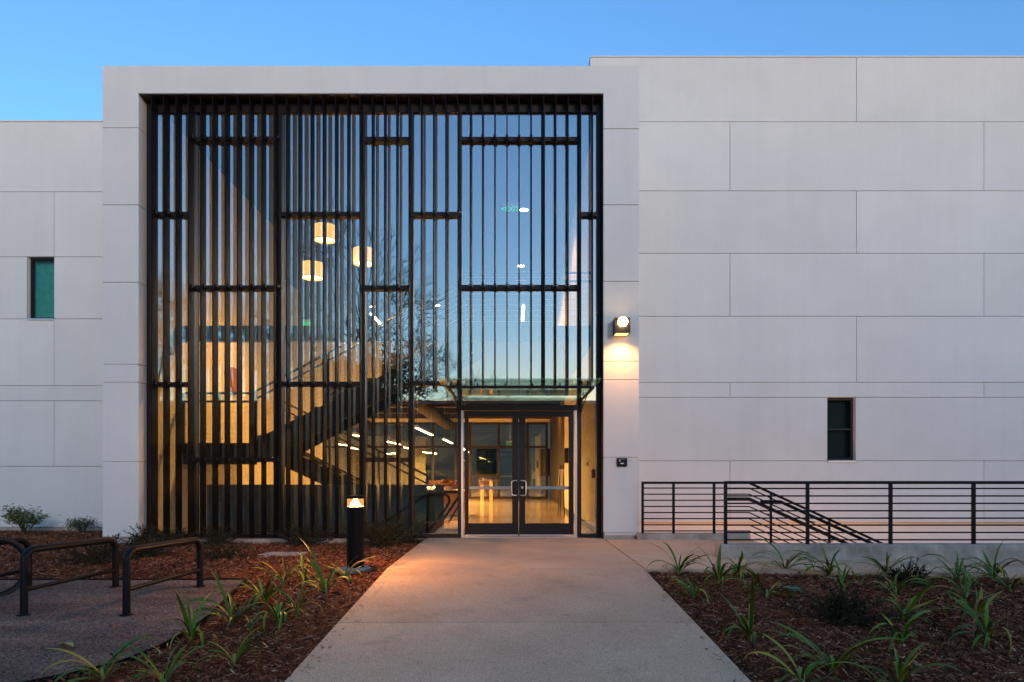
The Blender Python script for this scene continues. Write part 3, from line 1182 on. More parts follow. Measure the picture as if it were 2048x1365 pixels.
# grab rails on brackets
for (pa, pya, dh, name_) in ((1456, 997.5, 11.10, 'a'), (1522, 1003.5, 9.25, 'b')):
    yh = Y(dh)
    xa = X(pa, dh)
    xb = X(1498 if name_ == 'a' else 1560, dh)
    z = Z(pya, dh)
    hr = thing('handrail', 'round black handrail with a level end, ' + ('fixed to the sloping stair rail' if name_ == 'a' else 'fixed behind the level guard rail'), 'handrail', (xa, yh, z), 'handrails of the outdoor steps')
    xe = xb + 4.6
    MB().tube([(xa, yh, z - 0.03), (xa, yh, z), (xb, yh, z), (xe, yh, z - SL * (xe - xb))], 0.0215, 10).build('rail', M['black'], hr)
    for q in (0.35, 1.35, 2.35, 3.35):
        bx = xb + q
        bz = z - SL * q
        ww = yf if name_ == 'a' else yn
        MB().tube([(bx, yh, bz - 0.02), (bx, yh, bz - 0.08), (bx, (yh + ww) / 2, bz - 0.10), (bx, ww, bz - 0.10)], 0.008, 6).build('bracket', M['black'], hr)

# ================================================================== BOLLARD
bx_, by_, bz_ = gpt(711, 1143)
bd = by_ + 11.6
bo = thing('bollard_light', 'lit dark bronze bollard light in the mulch beside the walkway', 'bollard', (bx_, by_, bz_))
br = 17.2 * bd / F
ztop = Z(992, bd)
zl0, zl1 = Z(1013, bd), Z(997.5, bd)
MB().lathe([(0.0001, bz_ - 0.1), (br + 0.075, bz_ - 0.1), (br + 0.075, bz_ + 0.035), (br + 0.06, bz_ + 0.05), (0.0001, bz_ + 0.05)], bx_, by_, 36).build('footing', M['concrete'], bo, smooth=True)
MB().lathe([(0.0001, bz_ + 0.05), (br, bz_ + 0.05), (br, zl0 - 0.004), (br - 0.006, zl0), (0.0001, zl0)], bx_, by_, 36).build('shaft', M['bollard'], bo, smooth=True)
MB().lathe([(0.0001, zl1), (br, zl1), (br, ztop - 0.006), (br - 0.006, ztop), (0.0001, ztop)], bx_, by_, 36).build('cap', M['bollard'], bo, smooth=True)
MB().lathe([(br - 0.006, zl0 + 0.001), (br - 0.006, zl1 - 0.001)], bx_, by_, 36).build('lens', M['lens'], bo, smooth=True)
MB().lathe([(br * 0.72, zl0 + 0.001), (br * 0.62, zl0 + 0.012), (br * 0.24, zl1 - 0.008), (br * 0.2, zl1 - 0.001)], bx_, by_, 24).build('reflector', M['cone'], bo, smooth=True)
for a in (0.4, 2.2, 4.0, 5.4):
    lamp('glow', 'POINT', (bx_ + math.cos(a) * br * 0.86, by_ + math.sin(a) * br * 0.86, (zl0 + zl1) / 2 + 0.01), 8.0, (1.0, 0.46, 0.13), bo, shadow_soft_size=0.006)

# ================================================================== BIKE RACKS, BICYCLE
def rack(n, fx, label):
    xn, dn_ = X(n, 6.38), 6.38
    xf_, df_ = X(fx, 7.45), 7.45
    zn, zf_ = zleft(xn, dn_), zleft(xf_, df_)
    zt = 0.375
    r = 0.034
    t = thing('bike_rack', label, 'bike rack', (xn, Y(dn_), zn), 'bike racks on the gravel pad')
    a = Vector((xn, Y(dn_), 0))
    b = Vector((xf_, Y(df_), 0))
    u = (b - a).normalized()
    R = 0.11
    pts = [(a.x, a.y, zn - 0.05), (a.x, a.y, zt - R)]
    for k in range(1, 7):
        an = k / 6 * PI / 2
        p = a + u * (R - R * math.cos(an))
        pts.append((p.x, p.y, zt - R + R * math.sin(an)))
    for k in range(0, 6):
        an = PI / 2 - k / 6 * PI / 2
        p = b - u * (R - R * math.cos(an))
        pts.append((p.x, p.y, zt - R + R * math.sin(an)))
    pts += [(b.x, b.y, zt - R), (b.x, b.y, zf_ - 0.05)]
    MB().tube(pts, r, 14).build('hoop', M['black'], t, smooth=True)
    zb0 = Z(1180, 6.38)
    zb1 = Z(1140, 7.45)
    MB().tube([(a.x, a.y, zb0), (b.x, b.y, zb1)], 0.022, 10).build('cross_bar', M['black'], t, smooth=True)
    for p, z in ((a, zn), (b, zf_)):
        MB().lathe([(0.0001, z + 0.026), (0.06, z + 0.026), (0.06, z + 0.0)], p.x, p.y, 16).build('flange', M['black'], t, smooth=True)


rack(253, 400, 'black tubular bike rack closest to the lit bollard')
rack(48, 231, 'black tubular bike rack between two other racks')
rack(-158, 57, 'black tubular bike rack with a bicycle wheel beside it')

bc = Vector((X(-12, 7.0), Y(7.0), 0))
bz0 = zleft(bc.x, 7.0)
bk = thing('bicycle', 'black bicycle leaning at the outermost rack, only a wheel showing', 'bicycle', (bc.x, bc.y, bz0))
hd_ = Vector((-0.62, -0.78, 0)).normalized()
Rw = 0.30
for wi, off in enumerate((0.0, 1.0)):
    c = bc + hd_ * off + Vector((0, 0, bz0 + Rw + 0.02))
    pts = [c + hd_ * (Rw * math.cos(2 * PI * k / 32)) + Vector((0, 0, Rw * math.sin(2 * PI * k / 32))) for k in range(33)]
    w = MB().tube(pts, 0.022, 8, cap=False).build('wheel', M['rubber'], bk, smooth=True)
    pts = [c + hd_ * ((Rw - 0.03) * math.cos(2 * PI * k / 32)) + Vector((0, 0, (Rw - 0.03) * math.sin(2 * PI * k / 32))) for k in range(33)]
    MB().tube(pts, 0.010, 6, cap=False).build('rim', M['black'], w, smooth=True)
    sp = MB()
    for k in range(16):
        an = 2 * PI * k / 16
        sp.tube([c, c + hd_ * (Rw - 0.03) * math.cos(an) + Vector((0, 0, (Rw - 0.03) * math.sin(an)))], 0.0015, 4)
    sp.build('spokes', M['black'], w)
up = Vector((0, 0, 1))
cA, cB = bc + up * (bz0 + Rw + 0.02), bc + hd_ + up * (bz0 + Rw + 0.02)
bb = bc + hd_ * 0.45 + up * (bz0 + 0.30)
seat = bc + hd_ * 0.33 + up * (bz0 + 0.85)
head = bc + hd_ * 0.86 + up * (bz0 + 0.82)
fm = MB()
for p, q in ((bb, seat), (seat - up * 0.08, head), (bb, head - up * 0.12), (bb, cA), (cA, seat - up * 0.1)):
    fm.tube([p, q], 0.016, 8)
fm.build('frame', M['black'], bk, smooth=True)
MB().tube([head + up * 0.1, head - up * 0.15, cB], 0.014, 8).build('fork', M['black'], bk)
sdv = Vector((-hd_.y, hd_.x, 0))
MB().tube([head + up * 0.1 - sdv * 0.28, head + up * 0.12, head + up * 0.1 + sdv * 0.28], 0.013, 8).build('handlebar', M['black'], bk)
MB().tube([seat - hd_ * 0.14 + up * 0.04, seat + up * 0.04, seat + hd_ * 0.14 + up * 0.035], [0.07, 0.05, 0.02], 8).build('saddle', M['black'], bk, smooth=True)

# ================================================================== SMALL THINGS ON THE GROUND
ux, uy, uz = gpt(562, 1111)
tag(MB().prism([(ux - 0.28, uy - 0.16), (ux + 0.26, uy - 0.20), (ux + 0.34, uy + 0.16), (ux - 0.2, uy + 0.2)], uz - 0.05, uz + 0.03).build('utility_cover', M['concrete'], bevel=0.008), 'flat pale concrete utility cover lying in the mulch', 'utility cover')
ux, uy, uz = gpt(1585, 1182)
vb = thing('valve_box', 'round green plastic valve box lid in the mulch', 'valve box', (ux, uy, uz))
MB().lathe([(0.10, uz - 0.05), (0.10, uz + 0.035), (0.0001, uz + 0.042)], ux, uy, 24).build('lid', M['valve'], vb, smooth=True)
B(ux - 0.02, ux + 0.02, uy - 0.008, uy + 0.008, uz + 0.041, uz + 0.05).build('lift_tab', M['valve'], vb)


def fallen(px, py, L, w, ang, m, label, name):
    x, y, z = gpt(px, py)
    z += 0.03
    mb = MB()
    n = 7
    for i in range(n + 1):
        t = i / n
        ww = w * math.sin(PI * min(0.98, t * 0.92 + 0.06)) ** 0.7
        cx = x + math.cos(ang) * L * (t - 0.5)
        cy = y + math.sin(ang) * L * (t - 0.5)
        zz = z + 0.012 * math.sin(t * 5) + 0.01
        nx, ny = -math.sin(ang) * ww, math.cos(ang) * ww
        mb.v += [(cx - nx, cy - ny, zz + 0.01), (cx, cy, zz), (cx + nx, cy + ny, zz + 0.012)]
    for i in range(n):
        a = i * 3
        mb.f += [(a, a + 1, a + 4, a + 3), (a + 1, a + 2, a + 5, a + 4)]
    tag(mb.build(name, m, smooth=True), label, 'leaf')


fallen(132, 1300, 0.26, 0.03, 2.5, M['yellowleaf'], 'long yellow-green leaf fallen on the gravel pad', 'fallen_leaf')
fallen(226, 1264, 0.07, 0.022, 0.2, M['brownleaf'], 'dry brown leaf curled on the gravel in front of the racks', 'fallen_leaf')
fallen(287, 1247, 0.05, 0.015, 1.2, M['brownleaf'], 'small rusty leaf on the gravel past the dry curled one', 'fallen_leaf')
fallen(1414, 1220, 0.05, 0.022, 0.6, M['brownleaf'], 'small orange leaf on the dark mulch beside the walkway', 'fallen_leaf')

# ================================================================== PLANTS
def strap_leaf(L, w, th0, bend, power=1.6, twist=0.0, n=9):
    mb = MB()
    x = z = 0.0
    for i in range(n + 1):
        t = i / n
        th = th0 - bend * t ** power
        if i:
            x += math.cos(th) * L / n
            z += math.sin(th) * L / n
        ww = w * (0.55 + 0.45 * min(1, t * 3)) * (1 - max(0, (t - 0.55) / 0.45) ** 1.7 * 0.96)
        nx, nz = -math.sin(th), math.cos(th)
        f = 0.35 * ww
        tw = twist * t
        cy, sy = math.cos(tw) * ww, math.sin(tw) * ww
        mb.v += [(x + nx * f, -cy, z + nz * f - sy), (x, 0, z), (x + nx * f, cy, z + nz * f + sy)]
    for i in range(n):
        a = i * 3
        mb.f += [(a, a + 1, a + 4, a + 3), (a + 1, a + 2, a + 5, a + 4)]
    me = mb.mesh('leaf')
    me.polygons.foreach_set('use_smooth', [True] * len(me.polygons))
    return me


LEAVES = []
for k in range(26):
    u = k / 25
    th0 = math.radians(random.uniform(46, 84))
    me = strap_leaf(random.uniform(0.40, 0.70), random.uniform(0.0105, 0.0185), th0, random.uniform(0.7, 3.0), random.uniform(1.0, 2.0), random.uniform(-0.8, 0.8))
    me.materials.append(M['leaf'] if k < 20 else (M['leaf2'] if k < 24 else M['leaf3']))
    LEAVES.append(me)
st_me = MB().tube([(0, 0, -0.03), (0, 0, 0.05), (0.004, 0, 0.11)], [0.013, 0.014, 0.007], 8).mesh('stalk')
st_me.materials.append(M['stalk'])
st_me.polygons.foreach_set('use_smooth', [True] * len(st_me.polygons))


def lily(px, py, label, scale=1.0, n=13, lean=None):
    x, y, z = gpt(px, py)
    t = thing('strap_leaf_plant', label, 'plant', (x, y, z), 'strap-leaved plants in the mulch beds')
    t.rotation_euler = (random.uniform(-0.14, 0.14), random.uniform(-0.14, 0.14), random.uniform(0, 6.28))
    o = bpy.data.objects.new('stalk', st_me)
    COL.objects.link(o)
    o.parent = t
    o.scale = (1.2 * scale, 1.2 * scale, scale)
    fan = random.uniform(0, PI)
    for k in range(n + 8):
        me = random.choice(LEAVES)
        o = bpy.data.objects.new('leaf', me)
        COL.objects.link(o)
        o.parent = t
        # two-ranked fans with scatter
        a = fan + (0 if k % 2 else PI) + random.gauss(0, 0.65)
        s = scale * random.uniform(0.5, 1.05)
        o.location = (0.012 * math.cos(a), 0.012 * math.sin(a), random.uniform(0.0, 0.07) * scale)
        o.rotation_euler = (random.uniform(-0.25, 0.25), random.uniform(-0.12, 0.35), a)
        o.scale = (s, s * random.uniform(0.9, 1.3), s)
    return t


left_lilies = [
    (529, 1209, 1.0, 16, 'large upright strap-leaved clump between the gravel corner and bollard'),
    (567, 1168, 0.75, 9, 'strap-leaved plant with yellowing tips in front of the utility cover'),
    (611, 1172, 0.8, 8, 'drooping strap-leaved plant in the mulch just short of the bollard'),
    (652, 1189, 0.9, 11, 'sprawling pale-stemmed strap-leaved plant in front of the bollard'),
    (690, 1160, 0.85, 9, 'strap-leaved plant growing against the bollard base'),
    (462, 1252, 0.95, 15, 'dense strap-leaved clump at the bend of the gravel edge'),
    (557, 1250, 0.9, 7, 'few-leaved strap plant with wide drooping leaves in open mulch'),
    (598, 1232, 0.75, 6, 'strap-leaved plant with one long leaf lying towards the walkway'),
    (382, 1288, 0.85, 9, 'strap-leaved plant with a yellow leaf beside the curved gravel edge'),
    (468, 1331, 0.7, 7, 'small strap-leaved plant low in the mulch of the walkway bed'),
    (206, 1362, 0.85, 12, 'broad strap-leaved plant overhanging the gravel at the picture bottom'),
    (330, 1372, 0.8, 9, 'strap-leaved plant cut off by the picture bottom, beside the gravel-edge clump'),
]
for px, py, s, n, lab in left_lilies:
    lily(px, py, lab, s * 1.0, n)
right_lilies = [
    (1357, 1150, 0.95, 12, 'arching strap-leaved plant at the corner of walkway and side path'),
    (1436, 1172, 0.95, 13, 'fine-leaved strap plant next to the corner plant, with a pale stem'),
    (1388, 1200, 0.8, 10, 'short dense strap plant just below the corner plant'),
    (1475, 1150, 1.0, 14, 'strap-leaved plant in front of the end of the concrete kerb'),
    (1571, 1147, 1.05, 12, 'tall strap-leaved plant against the kerb with upright centre leaves'),
    (1532, 1198, 0.9, 12, 'twin-stemmed strap plant beside the green valve lid'),
    (1500, 1284, 0.95, 12, 'strap plant standing alone in open mulch by the walkway edge'),
    (1660, 1154, 1.05, 14, 'brownish arching strap plant in front of the second rail post'),
    (1684, 1178, 0.8, 9, 'pale young strap plant under the brownish arching one'),
    (1662, 1350, 1.08, 15, 'largest strap plant with broad hooked leaves, low in the picture'),
    (1604, 1376, 0.9, 6, 'upright strap leaves rising from the bottom edge of the picture'),
    (1774, 1152, 0.85, 11, 'strap plant with curled leaves in front of the third rail post'),
    (1793, 1192, 0.95, 10, 'strap plant half hidden behind the pale-footed one'),
    (1806, 1242, 1.0, 13, 'strap plant with a pale yellow foot in mid bed'),
    (1800, 1290, 0.9, 9, 'sparse strap plant with white bent stems in mid bed'),
    (1913, 1162, 1.05, 14, 'dense strap plant behind the pair near the last rail post'),
    (1932, 1206, 0.95, 11, 'strap plant with yellow-green leaves near the last rail post'),
    (1988, 1162, 1.1, 12, 'tall dark strap plant against the kerb by the last rail post'),
    (1953, 1248, 1.0, 12, 'upright fan of narrow strap leaves above a pale root'),
    (1975, 1292, 1.05, 12, 'blue-green strap plant with broad leaves hanging forward'),
    (2022, 1188, 0.95, 12, 'dark strap plant at the picture edge under the last rail post'),
    (1800, 1380, 0.9, 8, 'long strap leaves reaching up from below the picture edge'),
]
for px, py, s, n, lab in right_lilies:
    lily(px, py, lab, s * 0.93, n)


def leafy_shrub(px, py, w, h, n, m, label, leaf=0.035, d=None, stems=7):
    if d is None:
        x, y, z = gpt(px, py)
    else:
        x, y = X(px, d), Y(d)
        z = zleft(x, d)
    t = thing('shrub', label, 'shrub', (x, y, z))
    sm = MB()
    tips = []
    for k in range(stems):
        a = random.uniform(0, 2 * PI)
        rr = random.uniform(0.25, 1.0)
        tip = Vector((x + math.cos(a) * w * rr * 0.8, y + math.sin(a) * w * rr * 0.6, z + h * random.uniform(0.55, 1.0)))
        mid = Vector((x + math.cos(a) * w * rr * 0.35, y + math.sin(a) * w * rr * 0.25, z + h * 0.4))
        sm.tube([(x, y, z - 0.03), mid, tip], [0.012, 0.009, 0.004], 5)
        tips += [tip, mid.lerp(tip, 0.6)]
        for q in range(3):
            e = mid.lerp(tip, random.uniform(0.2, 0.9)) + Vector((random.uniform(-1, 1) * w * 0.4, random.uniform(-1, 1) * w * 0.3, random.uniform(0.0, 0.25) * h))
            sm.tube([mid.lerp(tip, 0.3), e], [0.006, 0.003], 4)
            tips.append(e)
    sm.build('stems', M['twig'], t)
    fm_ = MB()
    for k in range(n):
        c = random.choice(tips) + Vector((random.gauss(0, 0.07), random.gauss(0, 0.07), random.gauss(0, 0.04)))
        if c.z < z + 0.05:
            continue
        u = Vector((random.gauss(0, 1), random.gauss(0, 1), random.gauss(0.2, 0.5))).normalized()
        v = u.cross(Vector((random.gauss(0, 0.5), random.gauss(0, 0.5), 1))).normalized()
        L = leaf * random.uniform(0.6, 1.2)
        W = L * 0.36
        b = len(fm_.v)
        for q in (c - u * L, c + v * W, c + u * L, c - v * W):
            fm_.v.append(tuple(q))
        fm_.f.append((b, b + 1, b + 2, b + 3))
    fm_.build('crown', m, t)


def feather_shrub(px, py, w, h, n, label, d=None):
    """low shrub of fine feathery sprays"""
    if d is None:
        x, y, z = gpt(px, py)
    else:
        x, y = X(px, d), Y(d)
        z = zleft(x, d) if x < 0 else zright(x, d)
    t = thing('feathery_shrub', label, 'shrub', (x, y, z), 'low feathery shrubs in the mulch')
    sm, fm_ = MB(), MB()
    for k in range(int(n * 1.15)):
        a = random.uniform(0, 2 * PI)
        e = random.uniform(0.12, 1.2)
        L = (w * math.cos(e) + h * math.sin(e)) * random.uniform(0.55, 1.05)
        o = Vector((x + random.gauss(0, w * 0.22), y + random.gauss(0, w * 0.16), z))
        u = Vector((math.cos(a) * math.cos(e), math.sin(a) * math.cos(e), math.sin(e)))
        pts = [o, o + u * L * 0.5, o + u * L + Vector((0, 0, -0.12 * L))]
        sm.tube(pts, [0.005, 0.0035, 0.0015], 3)
        for q in range(34):
            s = random.uniform(0.15, 1)
            c = pts[0].lerp(pts[1], s * 2) if s < 0.5 else pts[1].lerp(pts[2], s * 2 - 1)
            v = (u + Vector((random.gauss(0, 0.7), random.gauss(0, 0.7), random.gauss(0, 0.5)))).normalized()
            ll = random.uniform(0.025, 0.065)
            sd = v.cross(Vector((random.gauss(0, 1), random.gauss(0, 1), random.gauss(0, 1)))).normalized() * 0.0055
            b = len(fm_.v)
            for g_ in (c - sd, c + sd, c + v * ll):
                fm_.v.append(tuple(g_))
            fm_.f.append((b, b + 1, b + 2))
    sm.build('stems', M['twig'], t)
    fm_.build('crown', M['juniper'], t)


leafy_shrub(50, 1068, 0.50, 0.50, 1300, M['shrub2'], 'pale green leafy shrub against the lower wing wall', 0.042, d=13.3, stems=9)
leafy_shrub(166, 1062, 0.38, 0.30, 1300, M['shrub'], 'rounded dark green shrub between the pale shrub and the portal', 0.026, d=13.5, stems=8)
for (px, py, w, h, n, dd, lab) in [
    (295, 1096, 0.42, 0.30, 60, 11.0, 'feathery shrub at the foot of the white portal column'),
    (352, 1100, 0.40, 0.22, 50, 11.1, 'feathery shrub under the first fins beside the portal column'),
    (432, 1098, 0.40, 0.24, 55, 11.1, 'dark feathery shrub under the fins past the rack hoop'),
    (608, 1086, 0.50, 0.28, 80, 11.15, 'feathery shrub under the fins behind the utility cover'),
    (768, 1096, 0.52, 0.40, 110, 10.6, 'feathery shrub lit orange behind the bollard'),
    (820, 1088, 0.26, 0.22, 45, 10.9, 'small feathery shrub at the corner of the walkway and the glass'),
    (452, 1128, 0.36, 0.20, 45, 9.4, 'thin dry feathery shrub in open mulch behind the racks'),
    (195, 1134, 0.55, 0.26, 80, 8.9, 'dark spreading shrub seen through the middle rack'),
    (300, 1118, 0.45, 0.24, 60, 9.6, 'dark spreading shrub seen above the rack closest to the bollard'),
]:
    feather_shrub(px, py, w, h, n, lab, dd)
for (px, py, w, h, n, lab) in [(1690, 1248, 0.42, 0.22, 80, 'dark wispy shrub in the middle of the strap plants'), (1815, 1170, 0.30, 0.22, 50, 'dark reddish wispy shrub close to the kerb')]:
    feather_shrub(px, py, w, h, n, lab)

# ================================================================== INTERIOR
IXL, IXR = -6.12, 1.50
struct('interior_floor', B(IXL - 0.1, 1.9, 0.125, 6.5, -0.2, 0.0), M['ifloor'])
struct('interior_floor', B(-9.2, 1.9, 6.502, 17.0, -0.2, 0.0), M['ifloor'])
struct('interior_wall', B(IXL - 0.1, IXL, 0.12, 6.4, 0, 7.42), M['iwall'])
struct('interior_wall', B(IXR, IXR + 0.08, 0.125, 7.9, 0, 7.42), M['iwall'])
struct('interior_wall', B(IXL, X(650, 18), 6.4, 6.5, 0, 3.498), M['iwall'])
struct('interior_wall', B(IXL, X(762, 18), 6.4, 6.5, 3.5, 4.75), M['iwall'])
struct('interior_wall', MB().xzprism([(IXL, 4.752), (X(600, 18), 4.752), (X(600, 18), 5.85), (IXL, 6.3)], 6.4, 6.5), M['iwall'])
struct('interior_wall', B(-9.3, IXL - 0.1, 6.4, 6.5, 0, 7.42), M['iwall'])
struct('interior_wall', B(-9.3, -9.2, 6.5, 17, 0, 7.42), M['iwall'])
struct('interior_wall', B(-9.2, 1.7, 15.5, 15.6, 3.8, 7.42), M['dimmed_wall'])
struct('interior_wall', B(IXR + 0.08, IXR + 0.2, 7.9, 17, 3.8, 7.42), M['iwall'])
struct('panelled_wall', B(IXR + 0.08, IXR + 0.25, 7.9, 16.9, 0, 3.5), M['darkwood'])
struct('upper_ceiling', B(IXL - 0.1, 1.75, 0.125, 6.5, 7.44, 7.55), M['iceil2'])
struct('upper_ceiling', B(-9.3, 1.75, 6.502, 17.0, 7.44, 7.55), M['iceil2'])
struct('floor_slab', B(-9.2, 1.58, 6.51, 15.5, 3.5, 3.8), M['iceil'])
struct('floor_slab', B(-0.9, 1.49, 0.95, 6.38, 3.5, 3.8), M['iceil'])
struct('edge_beam', B(IXL + 0.005, -0.91, 0.85, 1.0, 3.50, 3.78), M['isteel'])
struct('back_floor_slab', B(-9.2, 1.9, 15.62, 17.0, 3.5, 3.8), M['iceil'])
struct('skirting', B(IXR - 0.012, IXR - 0.001, 0.13, 7.9, 0.001, 0.11), M['grey'])
for y in (7.4, 9.4, 11.6, 13.8):
    struct('ceiling_beam', B(-9.1, 1.48, y, y + 0.28, 3.12, 3.498), M['darkwood'])
for x in (-6.0, -2.6):
    du = MB().tube([(x, 6.8, 3.05), (x, 16.5, 3.05)], 0.22, 14)
    tag(du.build('air_duct', M['iceil'], smooth=True), 'round dark duct under the lobby ceiling ' + ('farther from the doors' if x < -4 else 'nearer the doors'), 'duct')

# back glazing of the lobby and the courtyard behind
bg_ = thing('lobby_glazing', 'dark-framed glass wall and doors at the far end of the lobby', 'glass wall', (-3, 16.9, 0))
for x in (-9.1, -7.6, -6.1, -4.7, -3.3, -2.35, -1.75, -0.55, 0.65, 1.45):
    B(x - 0.05, x + 0.05, 16.86, 16.98, 0.0, 3.2).build('mullion', M['darkwood'], bg_)
for z in (0.0, 2.12, 3.1):
    B(-9.1, 1.5, 16.87, 16.97, z + 0.001, z + 0.09).build('transom', M['darkwood'], bg_)
for a, b in zip((-9.05, -7.55, -6.05, -4.65, -3.25, -2.3, -1.7, -0.5, 0.7), (-7.65, -6.15, -4.75, -3.35, -2.4, -1.8, -0.6, 0.6, 1.4)):
    B(a, b, 16.915, 16.925, 0.09, 2.12).build('pane', M['glass'], bg_)
    B(a, b, 16.915, 16.925, 2.21, 3.1).build('pane', M['glass'], bg_)
B(-1.65, -0.55, 16.80, 16.85, 0.95, 1.0).build('push_bar', M['isteel'], bg_)
struct('lobby_bulkhead_wall', B(-9.2, 1.58, 16.8, 17.0, 3.2, 3.499), M['iwall'])
struct('courtyard_floor', B(-14, 8, 17.02, 27, -0.25, -0.05), M['concrete'])
cwall = thing('courtyard_house', 'pale courtyard facade seen through the far lobby glass', 'building', (-3, 26, 0))
B(-14, 8, 26, 26.4, -0.05, 7.5).build('wall', M['court'], cwall)
for x in (-8.6, -5.2, -1.4, 2.0):
    for z in (0.9, 4.2):
        w = B(x - 0.55, x + 0.55, 25.94, 26.02, z, z + 1.5).build('window', M['bronze'], cwall)
        B(x - 0.47, x - 0.03, 25.925, 25.938, z + 0.08, z + 1.42).build('pane', M['winglass'], w)
        B(x + 0.03, x + 0.47, 25.925, 25.938, z + 0.08, z + 1.42).build('pane', M['winglass'], w)

# low wall of the lower flight inside
struct('stairwell_low_wall', B(X(413, 12.6), X(886, 12.6), Y(12.6), Y(12.6) + 0.2, 0.002, Z(970, 12.6)), M['greenwall'], bevel=0.006)
hr2 = thing('stairwell_handrail', 'black looped handrail in front of the low lobby wall', 'handrail', (X(860, 12.4), Y(12.4), 0))
yh = Y(12.42)
z_a = Z(990, 12.42)
pth = [(X(757, 12.42), yh, Z(1052, 12.42)), (X(852, 12.42), yh, z_a), (X(890, 12.42), yh, z_a + 0.01), (X(897, 12.42), yh, z_a - 0.03), (X(899, 12.42), yh, z_a - 0.12), (X(893, 12.42), yh, Z(1015, 12.42)), (X(858, 12.42), yh, Z(1062, 12.42))]
MB().tube(pth, 0.022, 8).build('rail', M['black'], hr2, smooth=True)
B(X(855, 12.42) - 0.02, X(855, 12.42) + 0.02, yh - 0.02, yh + 0.02, 0.0, z_a - 0.02).build('post', M['black'], hr2)
hr3 = thing('stairwell_handrail', 'black sloping handrail standing clear of the low lobby wall end', 'handrail', (X(900, 12.9), Y(12.9), 0))
y3 = Y(12.9)
MB().tube([(X(872, 12.9), y3, Z(984, 12.9)), (X(916, 12.9), y3, Z(984, 12.9)), (X(920, 12.9), y3, Z(990, 12.9)), (X(874, 12.9), y3, Z(1058, 12.9))], 0.024, 8).build('rail', M['black'], hr3, smooth=True)
MB().tube([(X(918, 12.9), y3, Z(1010, 12.9)), (X(895, 12.9), y3, Z(1050, 12.9))], 0.018, 8).build('lower_rail', M['black'], hr3, smooth=True)
B(X(872, 12.9) - 0.05, X(918, 12.9), y3 - 0.09, y3 + 0.09, 0.0, 0.05).build('base_plate', M['black'], hr3)

# staircase
sc_ = thing('staircase', 'dark steel staircase with a half landing and cable guards behind the fins', 'staircase', (-4, 2.4, 0))
ZL = 1.62
yb0, yb1 = 1.12, 2.25
ya0, ya1 = 2.5, 3.65
xl = -4.75
B(IXL + 0.01, xl, yb0, ya1, ZL - 0.10, ZL).build('landing', M['tread'], sc_)
B(IXL + 0.01, xl, yb0 - 0.04, yb0 - 0.002, ZL - 0.37, ZL + 0.03).build('landing_beam', M['isteel'], sc_)
nB = 12
rB, gB = (3.75 - ZL) / nB, 0.335
for i in range(nB):
    z = ZL + rB * (i + 1)
    B(xl + gB * i, xl + gB * (i + 1) + 0.02, yb0 + 0.02, yb1 - 0.02, z - 0.045, z).build('tread', M['tread'], sc_)
xt = xl + gB * nB
for y in (yb0 - 0.03, yb1):
    MB().xzprism([(xl - 0.1, ZL - 0.33), (xl + 0.1, ZL - 0.33), (xt + 0.1, 3.75 - 0.35), (xt + 0.1, 3.75 + 0.06), (xl - 0.1, ZL + 0.06)], y, y + 0.03).build('stringer', M['isteel'], sc_)
nA = 9
gA = 0.335
rA = ZL / nA
for i in range(nA):
    z = ZL - rA * i
    B(xl + gA * i, xl + gA * (i + 1) + 0.02, ya0 + 0.02, ya1 - 0.02, z - 0.045 - rA, z - rA).build('tread', M['tread'], sc_)
xb = xl + gA * nA
for y in (ya0 - 0.03, ya1):
    MB().xzprism([(xl - 0.1, ZL + 0.06), (xl - 0.1, ZL - 0.33), (xb - 0.35, 0.0), (xb + 0.15, 0.0), (xb + 0.1, 0.1)], y, y + 0.03).build('stringer', M['isteel'], sc_)


def guard(p0, p1, h, posts, cables, parent, hand=True):
    p0, p1 = Vector(p0), Vector(p1)
    up_ = Vector((0, 0, 1))
    MB().tube([p0 + up_ * h, p1 + up_ * h], 0.022, 6).build('guard_top_rail', M['isteel'], parent)
    if hand:
        o_ = Vector((0, -0.05, 0))
        MB().tube([p0 + up_ * h * 0.83 + o_, p1 + up_ * h * 0.83 + o_], 0.018, 6).build('hand_rail', M['isteel'], parent)
    for k in range(posts):
        q = p0.lerp(p1, k / max(1, posts - 1))
        B(q.x - 0.02, q.x + 0.02, q.y - 0.025, q.y + 0.025, q.z - 0.2, q.z + h).build('guard_post', M['isteel'], parent)
    for k in range(cables):
        z = h * (k + 0.8) / (cables + 0.6)
        MB().tube([p0 + up_ * z, p1 + up_ * z], 0.004, 4, cap=False).build('cable', M['alum'], parent)


guard((IXL + 0.03, yb0 - 0.06, ZL + 0.03), (xl - 0.02, yb0 - 0.06, ZL + 0.03), 0.92, 3, 9, sc_, True)
guard((xl, yb0 - 0.06, ZL + 0.07), (xt, yb0 - 0.06, 3.75 + 0.07), 0.92, 4, 9, sc_, True)
guard((xl, ya0 - 0.06, ZL + 0.02), (xb, ya0 - 0.06, 0.08), 0.95, 4, 6, sc_, True)
lg = thing('landing_guard', 'cable guard rail along the upper landing above the doors', 'railing', (0.3, 0.98, 3.8))
guard((-0.88, 0.98, 3.8), (1.47, 0.98, 3.8), 0.98, 4, 9, lg, True)


